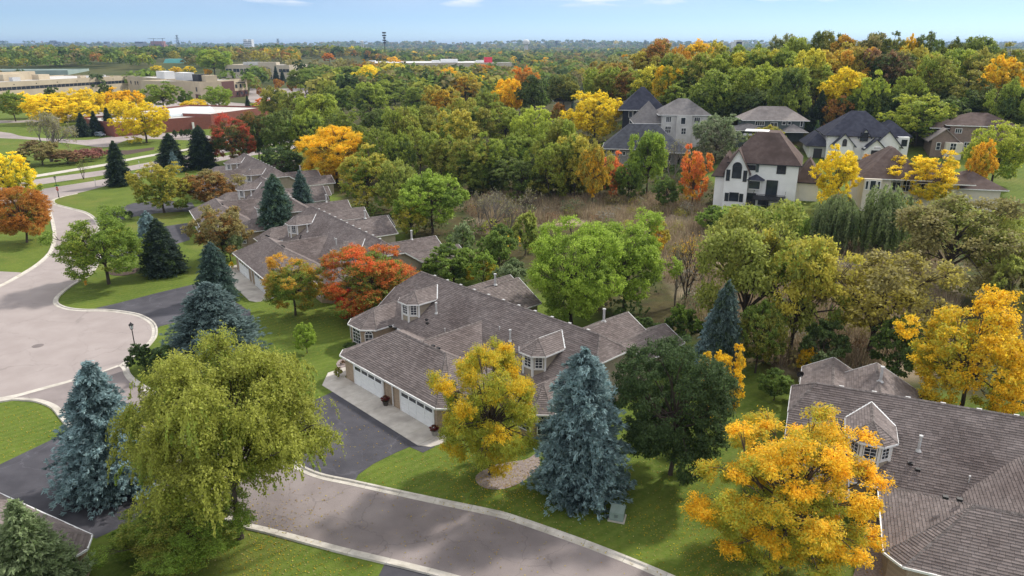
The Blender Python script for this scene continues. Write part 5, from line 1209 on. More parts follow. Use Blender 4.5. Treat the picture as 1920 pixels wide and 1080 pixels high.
tree('bush', 1905, 690, 780, 70, 'dark', 'green', .5, "dark shrub right of the golden maple", cat="shrub", var=0)
tree('bush', 1900, 480, 600, 110, 'willow', 'drab', .5, "olive shrub mass at the right edge", cat="shrub", var=1)
tree('bush', 1455, 690, 752, 70, 'mid', 'dark', .5, "dark shrub at the end of the back lawn", cat="shrub", var=0)
# round the houses on the rise
tree('round', 1146, 284, 372, 60, (.68,.25,.09), 'green', .55, "coral orange tree left of the white house", var=2)
tree('tall', 1216, 246, 372, 78, 'bright', 'green', .5, "upright bright green tree before the slate-roofed house", var=0)
tree('round', 1302, 270, 390, 66, (.68,.23,.075), 'gold', .5, "vivid orange tree beside the white house", var=2)
tree('round', 1180, 300, 380, 60, 'green', 'dark', .5, "green tree between the coral and upright trees", var=0)
tree('round', 1250, 330, 396, 60, 'mid', 'dark', .5, "dark green tree at the foot of the vivid orange tree", var=1)
tree('bare', 1262, 258, 350, 62, 'grey', 'olive', .5, "bare grey tree before the grey house", bark='bark_grey', var=1)
tree('round', 1345, 213, 305, 96, 'sage', 'grey', .5, "grey-green round tree behind the white house", var=0)
tree('round', 1440, 234, 292, 78, 'yolive', 'green', .5, "olive yellow tree behind the white house roof", var=1)
tree('round', 1572, 270, 392, 88, 'yellow', 'lime', .7, "bright yellow tree between the white and beige houses", var=2)
tree('round', 1738, 280, 392, 134, (.68,.52,.035), 'lime', .6, "wide yellow tree before the beige house", var=2)
tree('tall', 1836, 262, 378, 56, (.58,.36,.03), 'lime', .6, "slim golden tree at the end of the beige house", var=1)
tree('round', 1872, 228, 352, 116, 'lime', 'green', .55, "bright yellow-green tree at the right before the brick house", var=0)
tree('bush', 1635, 288, 325, 54, 'amber', 'rust', .6, "orange shrub between the beige and blue-roofed houses", cat="shrub")
tree('round', 1725, 176, 272, 124, 'lime', 'green', .45, "round yellow-green tree behind the blue-roofed house", var=0)
tree('round', 1570, 178, 248, 56, 'rust', 'olive', .55, "brown-leaved tree left of the blue-roofed house", var=2)
tree('round', 1115, 170, 268, 110, 'yellow', 'olive', .6, "bright yellow tree before the dark house", var=0)
tree('bush', 1050, 192, 235, 36, 'rust', 'olive', .5, "reddish shrub left of the bright yellow tree", cat="shrub")
tree('smallspruce', 1068, 160, 205, 22, 'spruce', 'blue', .5, "blue-green spruce beside the small slate roof")
tree('smallspruce', 1530, 228, 272, 22, 'spruce', 'green', .5, "little green spruce by the dark flat-eaved house")
tree('bush', 1400, 380, 430, 130, 'bright', 'green', .5, "light green shrubs' left clump below the white house", cat="shrub")
tree('bush', 1475, 375, 428, 80, 'willow', 'green', .5, "light green shrub below the white house deck", cat="shrub")
tree('bush', 1340, 385, 440, 70, 'green', 'dark', .5, "green shrub below the orange tree", cat="shrub")

# wood behind the townhouses and on the hill: rows from back to front, named by their place in the row
def ordinal(i):
    return ["first","second","third","fourth","fifth","sixth","seventh","eighth","ninth","tenth","eleventh","twelfth","thirteenth","fourteenth","fifteenth","sixteenth","seventeenth","eighteenth","nineteenth","twentieth","twenty-first","twenty-second","twenty-third","twenty-fourth","twenty-fifth","twenty-sixth","twenty-seventh"][i]
WORDS = dict(gold="golden", yellow="yellow", orange="orange", amber="amber", rust="rusty brown", red="red", coral="coral", lime="yellow-green", green="green", bright="bright green", mid="mid green", dark="dark green", deep="deep green", olive="olive", drab="drab olive", sage="grey-green", willow="pale olive", yolive="yellowish olive", grey="grey", brown="brown", darkspruce="blackish green")
def row(where, items, h, group, yb=None):
    items = sorted(items)
    for i, (x, yt, w, c, s_, mx) in enumerate(items):
        hh = h * _tn.uniform(.9, 1.1)
        k = 'round' if _tn.random() < (.3 if 'hill' in group else .5) else 'tall'
        if w < 34: k = 'lowtree'; hh *= .55
        if c == 'darkspruce': k = 'smallspruce'
        lab_ = "%s tree %s, %s from the left" % (WORDS[c], where, ordinal(i))
        if yb: tree(k, x, yt, yb + _tn.uniform(-5, 9), w*1.2, c, s_, mx, lab_, group=group)
        else: tree_h(k, x, yt, hh, w * (1.28 if 'hill' in group else 1.15), c, s_, mx, lab_, group=group)
g_mid, g_hill = "trees of the wood behind the townhouses", "trees of the wooded hill"
row("in the wood's back row", [(607,122,90,'green','dark',.5), (570,130,60,'mid','green',.5), (650,124,60,'green','dark',.5), (688,122,56,'yellow','lime',.6), (735,119,58,'lime','yellow',.6), (755,126,36,'dark','green',.5), (800,124,76,'olive','olive',.5), (845,126,48,'gold','olive',.6), (872,137,58,'yolive','gold',.5), (905,121,48,'orange','rust',.7), (932,106,50,'mid','green',.5), (984,90,56,'orange','dark',.45), (1014,108,48,'gold','dark',.45), (1052,103,56,'drab','dark',.5), (1098,98,66,'olive','rust',.5)], 19, g_mid)
row("in the wood's second row", [(512,165,50,'olive','dark',.5), (548,160,64,'mid','olive',.5), (592,176,74,'green','lime',.5), (640,160,66,'mid','green',.5), (692,155,72,'green','dark',.5), (738,150,74,'green','dark',.5), (782,155,76,'mid','green',.5), (828,160,66,'yolive','gold',.5), (868,172,66,'olive','lime',.5), (912,165,60,'mid','olive',.5), (953,147,66,'gold','olive',.6), (1003,140,66,'deep','green',.55), (1058,140,62,'dark','olive',.5), (1150,118,76,'olive','rust',.5)], 17, g_mid)
row("in the wood's third row", [(520,205,82,'dark','green',.55), (575,205,70,'green','dark',.5), (640,205,72,'mid','dark',.5), (700,196,76,'dark','green',.5), (752,200,76,'green','olive',.5), (800,198,78,'mid','olive',.5), (850,205,76,'yolive','green',.5), (896,200,70,'olive','green',.5), (948,192,88,'green','lime',.5), (1000,200,84,'bright','green',.5), (1050,222,70,'green','olive',.5)], 15, g_mid)
row("in the wood's fourth row", [(705,238,70,'mid','green',.5), (748,246,64,'green','dark',.5), (785,236,64,'green','olive',.5), (825,250,70,'mid','olive',.5), (880,245,84,'olive','green',.5), (925,248,80,'green','dark',.5), (975,245,92,'mid','green',.5), (1030,255,84,'green','olive',.5), (1080,252,74,'yolive','green',.5), (1115,262,60,'olive','gold',.5)], 13.5, g_mid)
row("along the wood's front edge", [(880,300,70,'mid','dark',.5), (925,292,84,'dark','green',.5), (980,288,90,'dark','green',.55), (1035,295,88,'dark','olive',.5), (1085,298,76,'mid','olive',.5), (1125,318,56,'green','dark',.5), (905,335,60,'deep','dark',.5), (1000,332,80,'deep','green',.55), (1070,335,70,'dark','green',.5)], 9, g_mid, 366)
row("on the hill's skyline", [(1140,88,52,'olive','rust',.5), (1185,90,48,'amber','olive',.5), (1236,71,54,'rust','olive',.5), (1277,84,40,'amber','rust',.6), (1312,74,64,'gold','olive',.5), (1350,76,44,'yolive','green',.5), (1388,84,44,'green','dark',.5), (1424,80,48,'mid','green',.5), (1466,64,44,'sage','dark',.5), (1503,70,62,'green','lime',.5), (1552,58,48,'dark','olive',.5), (1590,66,66,'amber','olive',.35), (1640,62,64,'drab','dark',.5), (1683,60,56,'dark','olive',.5), (1713,64,42,'gold','olive',.5), (1747,60,54,'dark','green',.5), (1797,71,52,'dark','olive',.5), (1846,69,66,'mid','dark',.5), (1898,80,62,'olive','green',.5)], 18, g_hill)
row("in the hill wood's second row", [(1128,104,50,'olive','green',.5), (1165,104,50,'sage','olive',.5), (1208,88,72,'yolive','olive',.5), (1258,100,56,'olive','green',.5), (1296,102,66,'olive','green',.5), (1338,100,64,'green','lime',.5), (1380,96,70,'green','lime',.5), (1428,92,78,'lime','green',.5), (1474,86,64,'green','dark',.5), (1522,92,66,'lime','green',.5), (1572,80,80,'yolive','gold',.5), (1612,88,64,'amber','olive',.4), (1655,92,66,'brown','dark',.4), (1692,98,56,'dark','brown',.5), (1722,86,64,'yolive','green',.5), (1766,104,66,'green','olive',.5), (1794,92,70,'bright','green',.5), (1850,90,74,'olive','green',.5), (1896,104,72,'gold','olive',.55)], 17, g_hill)
row("in the hill wood's third row", [(1128,128,58,'green','olive',.5), (1170,126,60,'green','rust',.5), (1214,122,62,'lime','green',.5), (1252,124,46,'gold','green',.5), (1294,124,82,'green','dark',.5), (1344,130,80,'mid','green',.5), (1392,126,80,'green','lime',.5), (1440,118,78,'bright','green',.5), (1486,126,62,'mid','dark',.5), (1538,120,70,'green','olive',.5), (1594,126,80,'yellow','lime',.6), (1640,132,50,'bright','green',.5), (1680,142,30,'coral','rust',.6), (1712,130,60,'green','lime',.5), (1758,112,72,'gold','dark',.35), (1806,132,92,'olive','dark',.45), (1868,110,70,'gold','green',.5), (1906,146,60,'green','dark',.5)], 16, g_hill)
row("in the dark row behind the hillside houses", [(1165,150,64,'olive','rust',.45), (1212,158,56,'dark','green',.5), (1246,166,22,'amber','gold',.6), (1275,158,60,'green','dark',.5), (1318,166,64,'dark','green',.5), (1366,160,60,'mid','dark',.5), (1382,176,26,'gold','olive',.6), (1418,166,62,'dark','dark',.5), (1462,160,64,'dark','green',.5), (1512,164,40,'darkspruce','dark',.5), (1542,172,40,'darkspruce','dark',.5), (1612,166,64,'deep','green',.55), (1652,160,58,'green','dark',.5), (1690,178,56,'deep','dark',.5), (1770,178,72,'dark','green',.5), (1812,168,84,'deep','green',.55), (1862,160,84,'dark','olive',.5), (1905,186,64,'deep','green',.5)], 11.5, g_hill)

for (x, yt, yb_, w, lab) in ((900,356,430,50,"leafless grey sapling left of the reed bed"), (955,366,440,56,"bare grey thicket stem at the reed bed"), (1270,452,575,50,"bare dark stem left of the tall olive willow"), (1325,448,585,44,"thin bare stem beside the tall olive willow"), (1700,560,690,60,"bare grey stem in the wetland's right part"), (1560,470,600,60,"bare twiggy tree between willow and leaning tree"), (1395,95,170,34,"bare grey crown on the wooded hill")):
    tree('bare', x, yt, yb_, w, 'grey', 'olive', .6, lab, bark='bark_grey', var=_tn.randrange(2))

# ------------------------------------------------------------------ masses nobody could count
def tri_cloud(P, colour, size, rng, aspect=1.6, upb=.6):
    N = rng.normal(0, .6, P.shape) + np.array([0, 0, upb]); T = rng.normal(0, 1, P.shape); return leaf_quads(P, N, T, size, aspect)
def vcol_mat(name, trans=.3):
    m, n, l, p = new_mat(name); a = n.new("ShaderNodeAttribute"); a.attribute_name = "tone"; l.new(a.outputs["Color"], p.inputs["Base Color"]); p.inputs["Roughness"].default_value = .8; p.inputs["Specular IOR Level"].default_value = .15
    tr = n.new("ShaderNodeBsdfTranslucent"); l.new(a.outputs["Color"], tr.inputs["Color"]); ms = n.new("ShaderNodeMixShader"); ms.inputs[0].default_value = trans
    l.new(p.outputs[0], ms.inputs[1]); l.new(tr.outputs[0], ms.inputs[2]); l.new(ms.outputs[0], n["Material Output"].inputs["Surface"]); return m
M['mass'] = vcol_mat("mixed_foliage"); 
def stuff(name, label, V, colr):
    o = link(bpy.data.objects.new(name, np_mesh(name, V, 4, colr, M['mass']))); return tag(o, label, None, None, "stuff")
rng = np.random.default_rng(4)
def crowns(cent, hw, hz, ncol, nq, qs):
    """nq leaf faces for each crown: centre, half width, half height, colour."""
    n = len(cent); d = unit(rng.normal(0, 1, (n, nq, 3)).reshape(-1, 3)).reshape(n, nq, 3); d[:, :, 2] = np.where(d[:, :, 2] < -.35, -d[:, :, 2], d[:, :, 2])
    lump = 1 + .22*np.sin(d[:, :, 0]*5 + np.arange(n)[:, None]) * np.cos(d[:, :, 1]*6 + np.arange(n)[:, None]*2)
    r = rng.uniform(.72, 1.05, (n, nq)) * lump
    P = cent[:, None, :] + d * np.stack([hw, hw, hz], 1)[:, None, :] * r[:, :, None]
    N = d*.7 + np.array([0, 0, .35]) + rng.normal(0, .45, d.shape)
    cc = ncol[:, None, :] * rng.uniform(.82, 1.18, (n, nq, 1))
    V = leaf_quads(P.reshape(-1, 3), N.reshape(-1, 3), rng.normal(0, 1, (n*nq, 3)), np.repeat(hw*qs, nq) * rng.uniform(.7, 1.3, n*nq), 1.4)
    return V, cc.reshape(-1, 3)
PAL = np.array([COL[c] for c in ('green','mid','olive','drab','dark','yolive','lime','amber','rust','gold','yellow')])
def pick(n, wts):
    w = np.array(wts, float); return PAL[rng.choice(len(PAL), n, p=w/w.sum())] * rng.uniform(.8, 1.2, (n, 1))
keepout = [pxpoly(q) for q in ([(-400,214),(243,170),(470,182),(520,150),(620,160),(560,235),(380,260),(-400,300)], [(-300,214),(243,168),(466,180),(470,146),(243,150),(-300,170)], [(420,158),(545,158),(545,143),(420,143)], [(292,156),(360,156),(360,136),(292,136)], [(190,152),(310,152),(310,145),(190,145)], [(560,150),(975,150),(975,126),(560,127)], [(-260,160),(310,154),(310,146),(-260,147)])]
def far_points(n, d0, d1, x0=-.78, x1=.78):
    D = np.exp(rng.uniform(math.log(d0), math.log(d1), n)); X = rng.uniform(x0, x1, n) * D; out = []
    for x, y in zip(X, D):
        if x > 30 and y < 560: continue
        if any(in_poly(x, y, k_) for k_ in keepout): continue
        out.append((x, y, terrain(x, y)))
    return np.array(out)
p = far_points(4200, 430, 1250, -.78, .35); n = len(p); s_ = np.sin(p[:, 0]*.012)*np.cos(p[:, 1]*.009)
h = rng.uniform(9, 17, n); hw = h*rng.uniform(.38, .55, n)
cen = np.stack([p[:, 0], p[:, 1], p[:, 2] + h*.58], 1); V, c = crowns(cen, hw, h*.45, pick(n, (6,7,5,5,6,1.6,1.3,.3,.4,.15,.25)), 64, .36)
brown = (p[:, 0]/p[:, 1] > -.37) & (p[:, 0]/p[:, 1] < -.16) & (p[:, 1] > 640); cb = pick(n, (1,2,4,6,3,2,0,2,3,.7,0)); c2 = np.repeat(cb, 64, 0) * rng.uniform(.82, 1.18, (n*64, 1)); c[np.repeat(brown, 64)] = c2[np.repeat(brown, 64)]
stuff("distant_woods", "mixed green and russet woods beyond the office buildings", V, c)
p = far_points(9000, 1250, 6800); n = len(p); h = rng.uniform(9, 16, n) * (1 + p[:, 1]/9000); hw = h*rng.uniform(.5, .8, n)
V, c = crowns(np.stack([p[:, 0], p[:, 1], p[:, 2] + h*.5], 1), hw, h*.5, pick(n, (5,7,4,5,8,1,.8,.15,.2,.1,.15)), 13, .8)
stuff("horizon_woods", "wooded plain and hills fading blue towards the horizon", V, c)
# undergrowth below the woods
pts = []
while len(pts) < 720:
    x, y = rng.uniform(-60, 190), rng.uniform(55, 300)
    if in_poly(x, y, WOOD) and not in_poly(x, y, WET) and zone(x, y)[0] > 0 and not (abs(x - (y-20)*.36) < 0):
        if y < 95 and x < 34 - (y - 62)*.9: continue
        pts.append((x, y, terrain(x, y)))
p = np.array(pts); n = len(p); h = rng.uniform(1.2, 3.4, n); hw = rng.uniform(1.2, 2.6, n)
V, c = crowns(np.stack([p[:, 0], p[:, 1], p[:, 2] + h*.4], 1), hw, h*.6, pick(n, (5,6,3,4,5,2,1,.4,.6,.3,.2)), 110, .17)
stuff("undergrowth", "low leafy undergrowth on the woodland floor", V, c)
# cattails and dry brush of the wetland
def blades(n, poly, hh, w, cols, tuft=5):
    xs_ = [q[0] for q in poly]; ys_ = [q[1] for q in poly]; out = []
    while len(out) < n:
        x, y = rng.uniform(min(xs_), max(xs_)), rng.uniform(min(ys_), max(ys_))
        if in_poly(x, y, poly) and math.sin(x*.31 + 1)*math.cos(y*.23) > -.75 + rng.random()*.5: out.append((x, y))
    b = np.repeat(np.array(out), tuft, 0) + rng.normal(0, .18, (n*tuft, 2)); m = len(b); z = np.array([terrain(x, y) for x, y in b]); a = rng.uniform(0, 6.28, m); hgt = rng.uniform(*hh, m); ln = rng.normal(0, .22, (m, 2)) * hgt[:, None]
    s = np.stack([np.cos(a), np.sin(a)], 1) * (w * rng.uniform(.6, 1.4, m))[:, None]; V = np.empty((m, 4, 3))
    V[:, 0, :2] = b - s; V[:, 1, :2] = b + s; V[:, 2, :2] = b + ln + s*.35; V[:, 3, :2] = b + ln - s*.35; V[:, 0, 2] = z; V[:, 1, 2] = z; V[:, 2, 2] = z + hgt; V[:, 3, 2] = z + hgt
    cc = np.array(cols)[rng.integers(len(cols), size=m)] * rng.uniform(.7, 1.3, (m, 1)); return V.reshape(-1, 3), cc
V, c = blades(12000, WET, (.9, 2.0), .045, [(.42,.33,.22),(.36,.28,.19),(.46,.37,.26),(.30,.22,.15),(.32,.29,.16)])
stuff("cattails", "tan cattails and dry brush filling the wetland", V, c)
# brush clumps among the reeds
pts = []
while len(pts) < 170:
    x, y = rng.uniform(-20, 110), rng.uniform(70, 175)
    if in_poly(x, y, WET): pts.append((x, y, terrain(x, y)))
p = np.array(pts); n = len(p); h = rng.uniform(1.0, 2.8, n); hw = rng.uniform(.9, 2.2, n); bc = np.array([COL['drab'], COL['olive'], COL['grey'], COL['brown'], COL['sage'], COL['willow']])[rng.integers(6, size=n)]
V, c = crowns(np.stack([p[:, 0], p[:, 1], p[:, 2] + h*.4], 1), hw, h*.6, bc, 150, .13)
stuff("marsh_brush", "low tan and olive brush scattered through the reeds", V, c)
# fallen leaves on lawn, street and driveway
lp = []
for poly, n_, in ((pxpoly([(470,1005),(700,1060),(690,1120),(430,1120)]), 900), (pxpoly([(672,895),(780,850),(900,850),(1010,930),(1200,960),(1300,1000),(1420,1100),(1250,1085),(960,975),(815,942)]), 1500), (pxpoly([(1180,960),(1330,900),(1500,1000),(1600,1090),(1350,1120)]), 1800),
                 (pxpoly([(490,580),(640,560),(650,640),(560,690),(470,640)]), 900), (pxpoly([(0,760),(90,760),(130,800),(60,840),(0,865)]), 500), (pxpoly([(540,900),(700,920),(960,985),(1200,1085),(900,1085),(640,1020),(470,980)]), 420), (pxpoly([(630,745),(760,835),(690,870),(600,880)]), 160), (pxpoly([(0,440),(90,440),(90,480),(20,510),(0,510)]), 400)):
    xs_ = [q[0] for q in poly]; ys_ = [q[1] for q in poly]; k_ = 0
    while k_ < n_:
        x, y = rng.uniform(min(xs_), max(xs_)), rng.uniform(min(ys_), max(ys_))
        if in_poly(x, y, poly): lp.append((x, y, .05)); k_ += 1
for (px_, py_, n_, sd_) in ((940,893,2600,2.6), (1490,1062,2600,3.4), (452,1010,1500,3.0), (548,592,900,2.6), (690,592,1200,3.2), (40,456,600,3.0), (1268,893,700,3.0), (202,533,300,3.5)):
    c_ = at(px_, py_); q = rng.normal(0, sd_, (n_, 2)); lp += [(c_.x + a, c_.y + b, .05) for a, b in q]
lp = [q for q in lp if rng.random() < .6]
P = np.array(lp); cc = np.array([COL['yellow'], COL['gold'], (.55,.45,.20), COL['amber']])[rng.integers(4, size=len(P))] * rng.uniform(.4, .95, (len(P), 1))
V = leaf_quads(P, np.array([0, 0, 1.0]) + rng.normal(0, .25, P.shape), rng.normal(0, 1, P.shape), rng.uniform(.05, .10, len(P)), 1.3)
stuff("fallen_leaves", "fallen yellow leaves scattered over lawn and street", V, cc)

# ------------------------------------------------------------------ small things
def lamp_post(base, h, label, sign=False):
    root = tag(empty("street_lamp", base), label, "street lamp", "black lantern street lamps")
    mb = MB(); mb.tube([(0,0,0), (0,0,.5), (0,0,.55), (0,0,h-.7)], [.11, .09, .06, .05], 10); mb.build("post", M['dark_metal'], root)
    mb = MB(); mb.tube([(0,0,h-.7), (0,0,h-.62)], [.06, .16], 8)
    for i in range(4): a = math.pi/4 + i*math.pi/2; mb.bar((.12*math.cos(a),.12*math.sin(a),h-.62), (.21*math.cos(a),.21*math.sin(a),h-.15), .035, .035)
    mb.tube([(0,0,h-.16), (0,0,h-.08), (0,0,h+.1), (0,0,h+.2)], [.27, .25, .06, .015], 8); ln_ = mb.build("lantern", M['dark_metal'], root)
    MB().tube([(0,0,h-.6), (0,0,h-.17)], [.10, .17], 8).build("lamp_glass", M['skylight'], ln_)
    return root
lamp_post(at(257, 671), 4.1, "black lantern lamp post beside the cul-de-sac kerb")
p = at(110.5, 371); sp_ = lamp_post(p, height_for(p, 331), "black lantern lamp post by the red stop sign")
M['red_paint'] = noisy("stop_sign_red", (.50,.02,.025), (.56,.03,.035), 3, 2, .4); M['green_paint'] = noisy("street_sign_green", (.02,.20,.11), (.03,.24,.13), 3, 2, .4); M['yellow_paint'] = noisy("hydrant_yellow", (.60,.30,.03), (.66,.36,.05), 3, 3, .45)
sr = tag(empty("stop_sign", p + Vector((.25,-.25,0))), "red octagonal stop sign at the street corner", "stop sign")
zs = height_for(p, 353.5); MB().tube([(0,0,0), (0,0,zs+.9)], [.04,.04], 8).build("post", M['dark_metal'], sr)
def octagon(r, y): return [(r*math.cos(math.pi/8 + i*math.pi/4), y, r*math.sin(math.pi/8 + i*math.pi/4)) for i in range(8)]
hd = empty("sign_plate", (0, -.06, zs), 0, sr); hd.rotation_euler = (0, 0, math.radians(-25)); R_ = .56
mb = MB(); a, b = octagon(R_, -.012), octagon(R_, .012)
mb.poly(a); mb.poly(b[::-1])
for i in range(8): mb.poly([a[i], b[i], b[(i+1) % 8], a[(i+1) % 8]])
mb.build("rim", M['white'], hd)
mb = MB(); mb.poly(octagon(R_*.92, -.018)); mb.build("face", M['red_paint'], hd)
fc = bpy.data.curves.new("lettering", 'FONT'); fc.body = "STOP"; fc.size = .44; fc.align_x = 'CENTER'; fc.align_y = 'CENTER'; fc.extrude = .004; fc.materials.append(M['white'])
_ft = bpy.data.objects.new('lettering_curve', fc); lt = link(bpy.data.objects.new("lettering", bpy.data.meshes.new_from_object(_ft)), hd); bpy.data.objects.remove(_ft); lt.location = (0, -.026, 0); lt.rotation_euler = (math.pi/2, 0, 0)
MB().box(-.55, .55, -.012, .012, zs+.68, zs+.88).build("street_name_plate", M['green_paint'], sr)
# hydrant
p = at(161, 534); hy = tag(empty("fire_hydrant", p), "orange-yellow fire hydrant on the lawn by the kerb", "hydrant")
mb = MB(); mb.tube([(0,0,0), (0,0,.06), (0,0,.07), (0,0,.62), (0,0,.66), (0,0,.70), (0,0,.84), (0,0,.93)], [.2, .2, .14, .14, .19, .17, .13, .05], 14); mb.build("barrel", M['yellow_paint'], hy)
for a in (0, math.pi, -math.pi/2): MB().tube([(0,0,.5), (.24*math.cos(a), .24*math.sin(a), .5)], [.085, .085], 10).build("outlet", M['yellow_paint'], hy)
MB().tube([(0,0,.92), (0,0,1.0)], [.04, .04], 5).build("top_nut", M['yellow_paint'], hy)
# marker posts on the grass median
for x, yt, yb_, lab in ((180,336,351,"thin white marker post at the lawn corner"), (262,302,314,"thin grey post on the median")):
    p = at(x, yb_); r_ = tag(empty("marker_post", p), lab, "post"); MB().tube([(0,0,0), (0,0,height_for(p, yt))], [.06,.05], 8).build("post", M['grey_metal'], r_); MB().box(-.09,.09,-.03,.03,height_for(p, yt)-.35,height_for(p, yt)).build("reflector", M['white'], r_)
# manhole
p = at(71, 648.5); mh = tag(empty("manhole_cover", (p.x, p.y, .014)), "round grey manhole cover in the cul-de-sac", "manhole cover")
MB().tube([(0,0,0), (0,0,.012)], [.62,.62], 24).build("rim", M['asphalt_dark'], mh); MB().tube([(0,0,.012), (0,0,.02)], [.5,.5], 24).build("lid", M['asphalt_dark'], mh)
mb = MB()
for i in range(7): mb.box(-.35, .35, -.36+i*.12, -.32+i*.12, .02, .027)
mb.build("tread", M['asphalt_dark'], mh)
# electrical cabinet beside the blue spruce
p = at(1157, 972); M['cabinet'] = noisy("grey_green_cabinet", (.19,.25,.22), (.24,.30,.27), 2, 3, .5)
tb = tag(empty("transformer_cabinet", p, math.radians(-18)), "grey-green electrical cabinet beside the full blue spruce", "electrical cabinet")
MB().box(-.62, .62, -.55, .55, 0, .1).build("pad", M['concrete'], tb)
mb = MB(); v_ = [(-.52,-.45,.1), (.52,-.45,.1), (.52,.45,.1), (-.52,.45,.1), (-.52,-.38,.72), (.52,-.38,.72), (.52,.45,.92), (-.52,.45,.92)]
for q in ((0,1,5,4), (1,2,6,5), (2,3,7,6), (3,0,4,7), (4,5,6,7)): mb.poly([v_[i] for i in q])
mb.build("cabinet", M['cabinet'], tb); MB().box(-.5, .5, -.5, -.46, .12, .16).build("door_lip", M['cabinet'], tb)
st = MB(); st.poly([(-.22,-.424,.33), (.2,-.424,.33), (.2,-.393,.6), (-.22,-.393,.6)]); st = st.build("sticker", M['white'], tb)
mb = MB()
for i in range(4): mb.bar((-.16,-.425+.008*i,.37+i*.06), (.1 + .04*(i % 2),-.425+.008*i,.37+i*.06), .012, .02)
mb.build("printed_lines", M['dark_metal'], st)
# planting bed beside the nearest garage, pots and shrubs
def hp(x, y, z=0.0, Hm=None): return (Hm or H1) @ Vector((x, y, z))
bed = [hp(-10.4 + 2.1*math.cos(a)*(1 if math.cos(a) < 0 else .75), 3.4 + 2.3*math.sin(a)) for a in np.linspace(0, 6.283, 22)[:-1]]
sheet("planting_bed", bed, .03, M['stone_bed'], "stone mulch bed beside the nearest garage")
def shrub(pos, w, h, colour, second, label, cat="shrub", name="shrub"): return grow('bush', pos, h, w, colour, second, .6, label, cat, None, name)
for i, (x, y, w) in enumerate(((-11.3,3.0,.6), (-10.3,3.9,.62), (-9.6,4.6,.55), (-10.9,1.9,.6), (-10.1,2.2,.5), (-11.4,4.2,.5), (-9.6,3.2,.5))):
    tag(shrub(hp(x, y), w, .5, 'brown', 'dark', "small dark clipped shrub in the stone mulch bed"), group="small shrubs in the stone mulch bed")
shrub(hp(-12.2,5.1), .9, 1.0, (.62,.08,.26), 'green', "pink flowering plant at the edge of the stone mulch bed", "flowers", "flowering_plant")
shrub(hp(-11.2,6.6), 2.6, 1.3, 'dark', 'green', "dark hedge shrub under the bay windows")
shrub(hp(-13.6,4.6), 1.8, 1.0, 'dark', 'green', "dark low shrub in front of the bay")
shrub(hp(-8.4,-.15), 1.1, 1.15, 'olive', 'green', "clipped olive shrub beside the left garage door")
M['pot'] = noisy("dark_planter", (.05,.045,.04), (.10,.085,.075), 3, 3, .7); M['pot_grey'] = noisy("grey_planter", (.30,.28,.26), (.36,.34,.31), 3, 3, .7)
for (x, y, mat_, lab) in ((.25,-.15,'pot',"dark planter with red foliage between the garage doors"), (8.0,-.25,'pot_grey',"grey planter with red foliage at the garage corner")):
    r_ = tag(empty("planter", hp(x, y, .05)), lab, "planter"); mb = MB(); mb.tube([(0,0,0), (0,0,.1), (0,0,.46), (0,0,.5)], [.2, .23, .33, .35], 14); mb.build("pot", M[mat_], r_)
    c = link(bpy.data.objects.new("foliage", PR['bush'][0].crown), r_); c.location = (0,0,.38); c.scale = (.95,.95,.6); c.material_slots[0].link = 'OBJECT'; c.material_slots[0].material = LEAF['dark']; c.color = (.16,.035,.03,.6)
shrub(hp(-8.4,-.3,0,H2), 1.0, 1.2, 'yellow', 'lime', "round yellow shrub by the second townhouse garage")
for x, lab in ((234,"left clipped evergreen of the pair by the driveway"), (244,"right clipped evergreen of the pair by the driveway")):
    p = at(x, 412); grow('bush', p, height_for(p, 395), 1.6, 'deep', 'dark', .6, lab, "shrub", None, "clipped_evergreen", None, 0)
for i, x in enumerate((329, 342, 350, 357, 367, 376)):
    p = at(x, 260 - i*.8); grow('bush', p, height_for(p, 243 - i*.6), 2.2, 'deep', 'dark', .6, "rounded evergreen before the red brick wall, %s from the left" % ordinal(i), "shrub", "evergreens along the red brick wall", "rounded_evergreen", None, 0)
# extra trees that stand out in the distance
tree('tall', 400, 93, 146, 66, 'bright', 'lime', .5, "tall light green tree beside the turquoise roof", var=0)
for (x, yt, yb_, w, c, s2, lab) in ((296,122,142,30,'yellow','lime',"yellow tree left of the turquoise roof"), (330,125,143,30,'yellow','gold',"yellow tree below the turquoise roof"), (356,124,143,24,'yellow','lime',"yellow tree right of the turquoise roof"), (390,129,146,22,'gold','yellow',"small golden tree beside the tall light green one"), (617,99,118,30,'orange','rust',"orange tree before the russet wood"), (738,106,124,24,'gold','yellow',"golden tree before the white store"), (482,144,156,20,'gold','yellow',"small golden tree in the car park"), (488,163,186,14,'rust','rust',"small red-brown sapling in the car park"), (504,160,178,14,'olive','lime',"small green sapling in the car park"), (522,148,172,26,'rust','gold',"reddish tree at the edge of the car park"), (548,152,175,26,'rust','brown',"brownish red tree behind the car park"), (492,184,212,36,'coral','rust',"pinkish red tree beside the car park"), (493,192,222,52,'lime','green',"yellow-green tree below the pinkish red one"), (500,84,104,24,'deep','dark',"dark round evergreen above the cream offices")):
    tree('lowtree', x, yt, yb_, w, c, s2, .55, lab)
# satellite dish on the lower right roof
p = at(1499, 707, 3.9); sd = tag(empty("satellite_dish", p), "dark satellite dish on the lower right roof's back wing", "satellite dish")
mb = MB(); n_ = 14
for i in range(n_):
    a, b = 6.2832*i/n_, 6.2832*(i+1)/n_
    mb.poly([(0,-.02,.35), (.33*math.cos(a),-.12,.35+.3*math.sin(a)), (.33*math.cos(b),-.12,.35+.3*math.sin(b))])
mb.build("dish", M['dark_metal'], sd); MB().tube([(0,0,-.5), (0,0,.35)], [.03,.03], 8).build("mast", M['grey_metal'], sd); MB().bar((0,-.05,.1), (0,-.45,.3), .03, .03).build("arm", M['grey_metal'], sd)
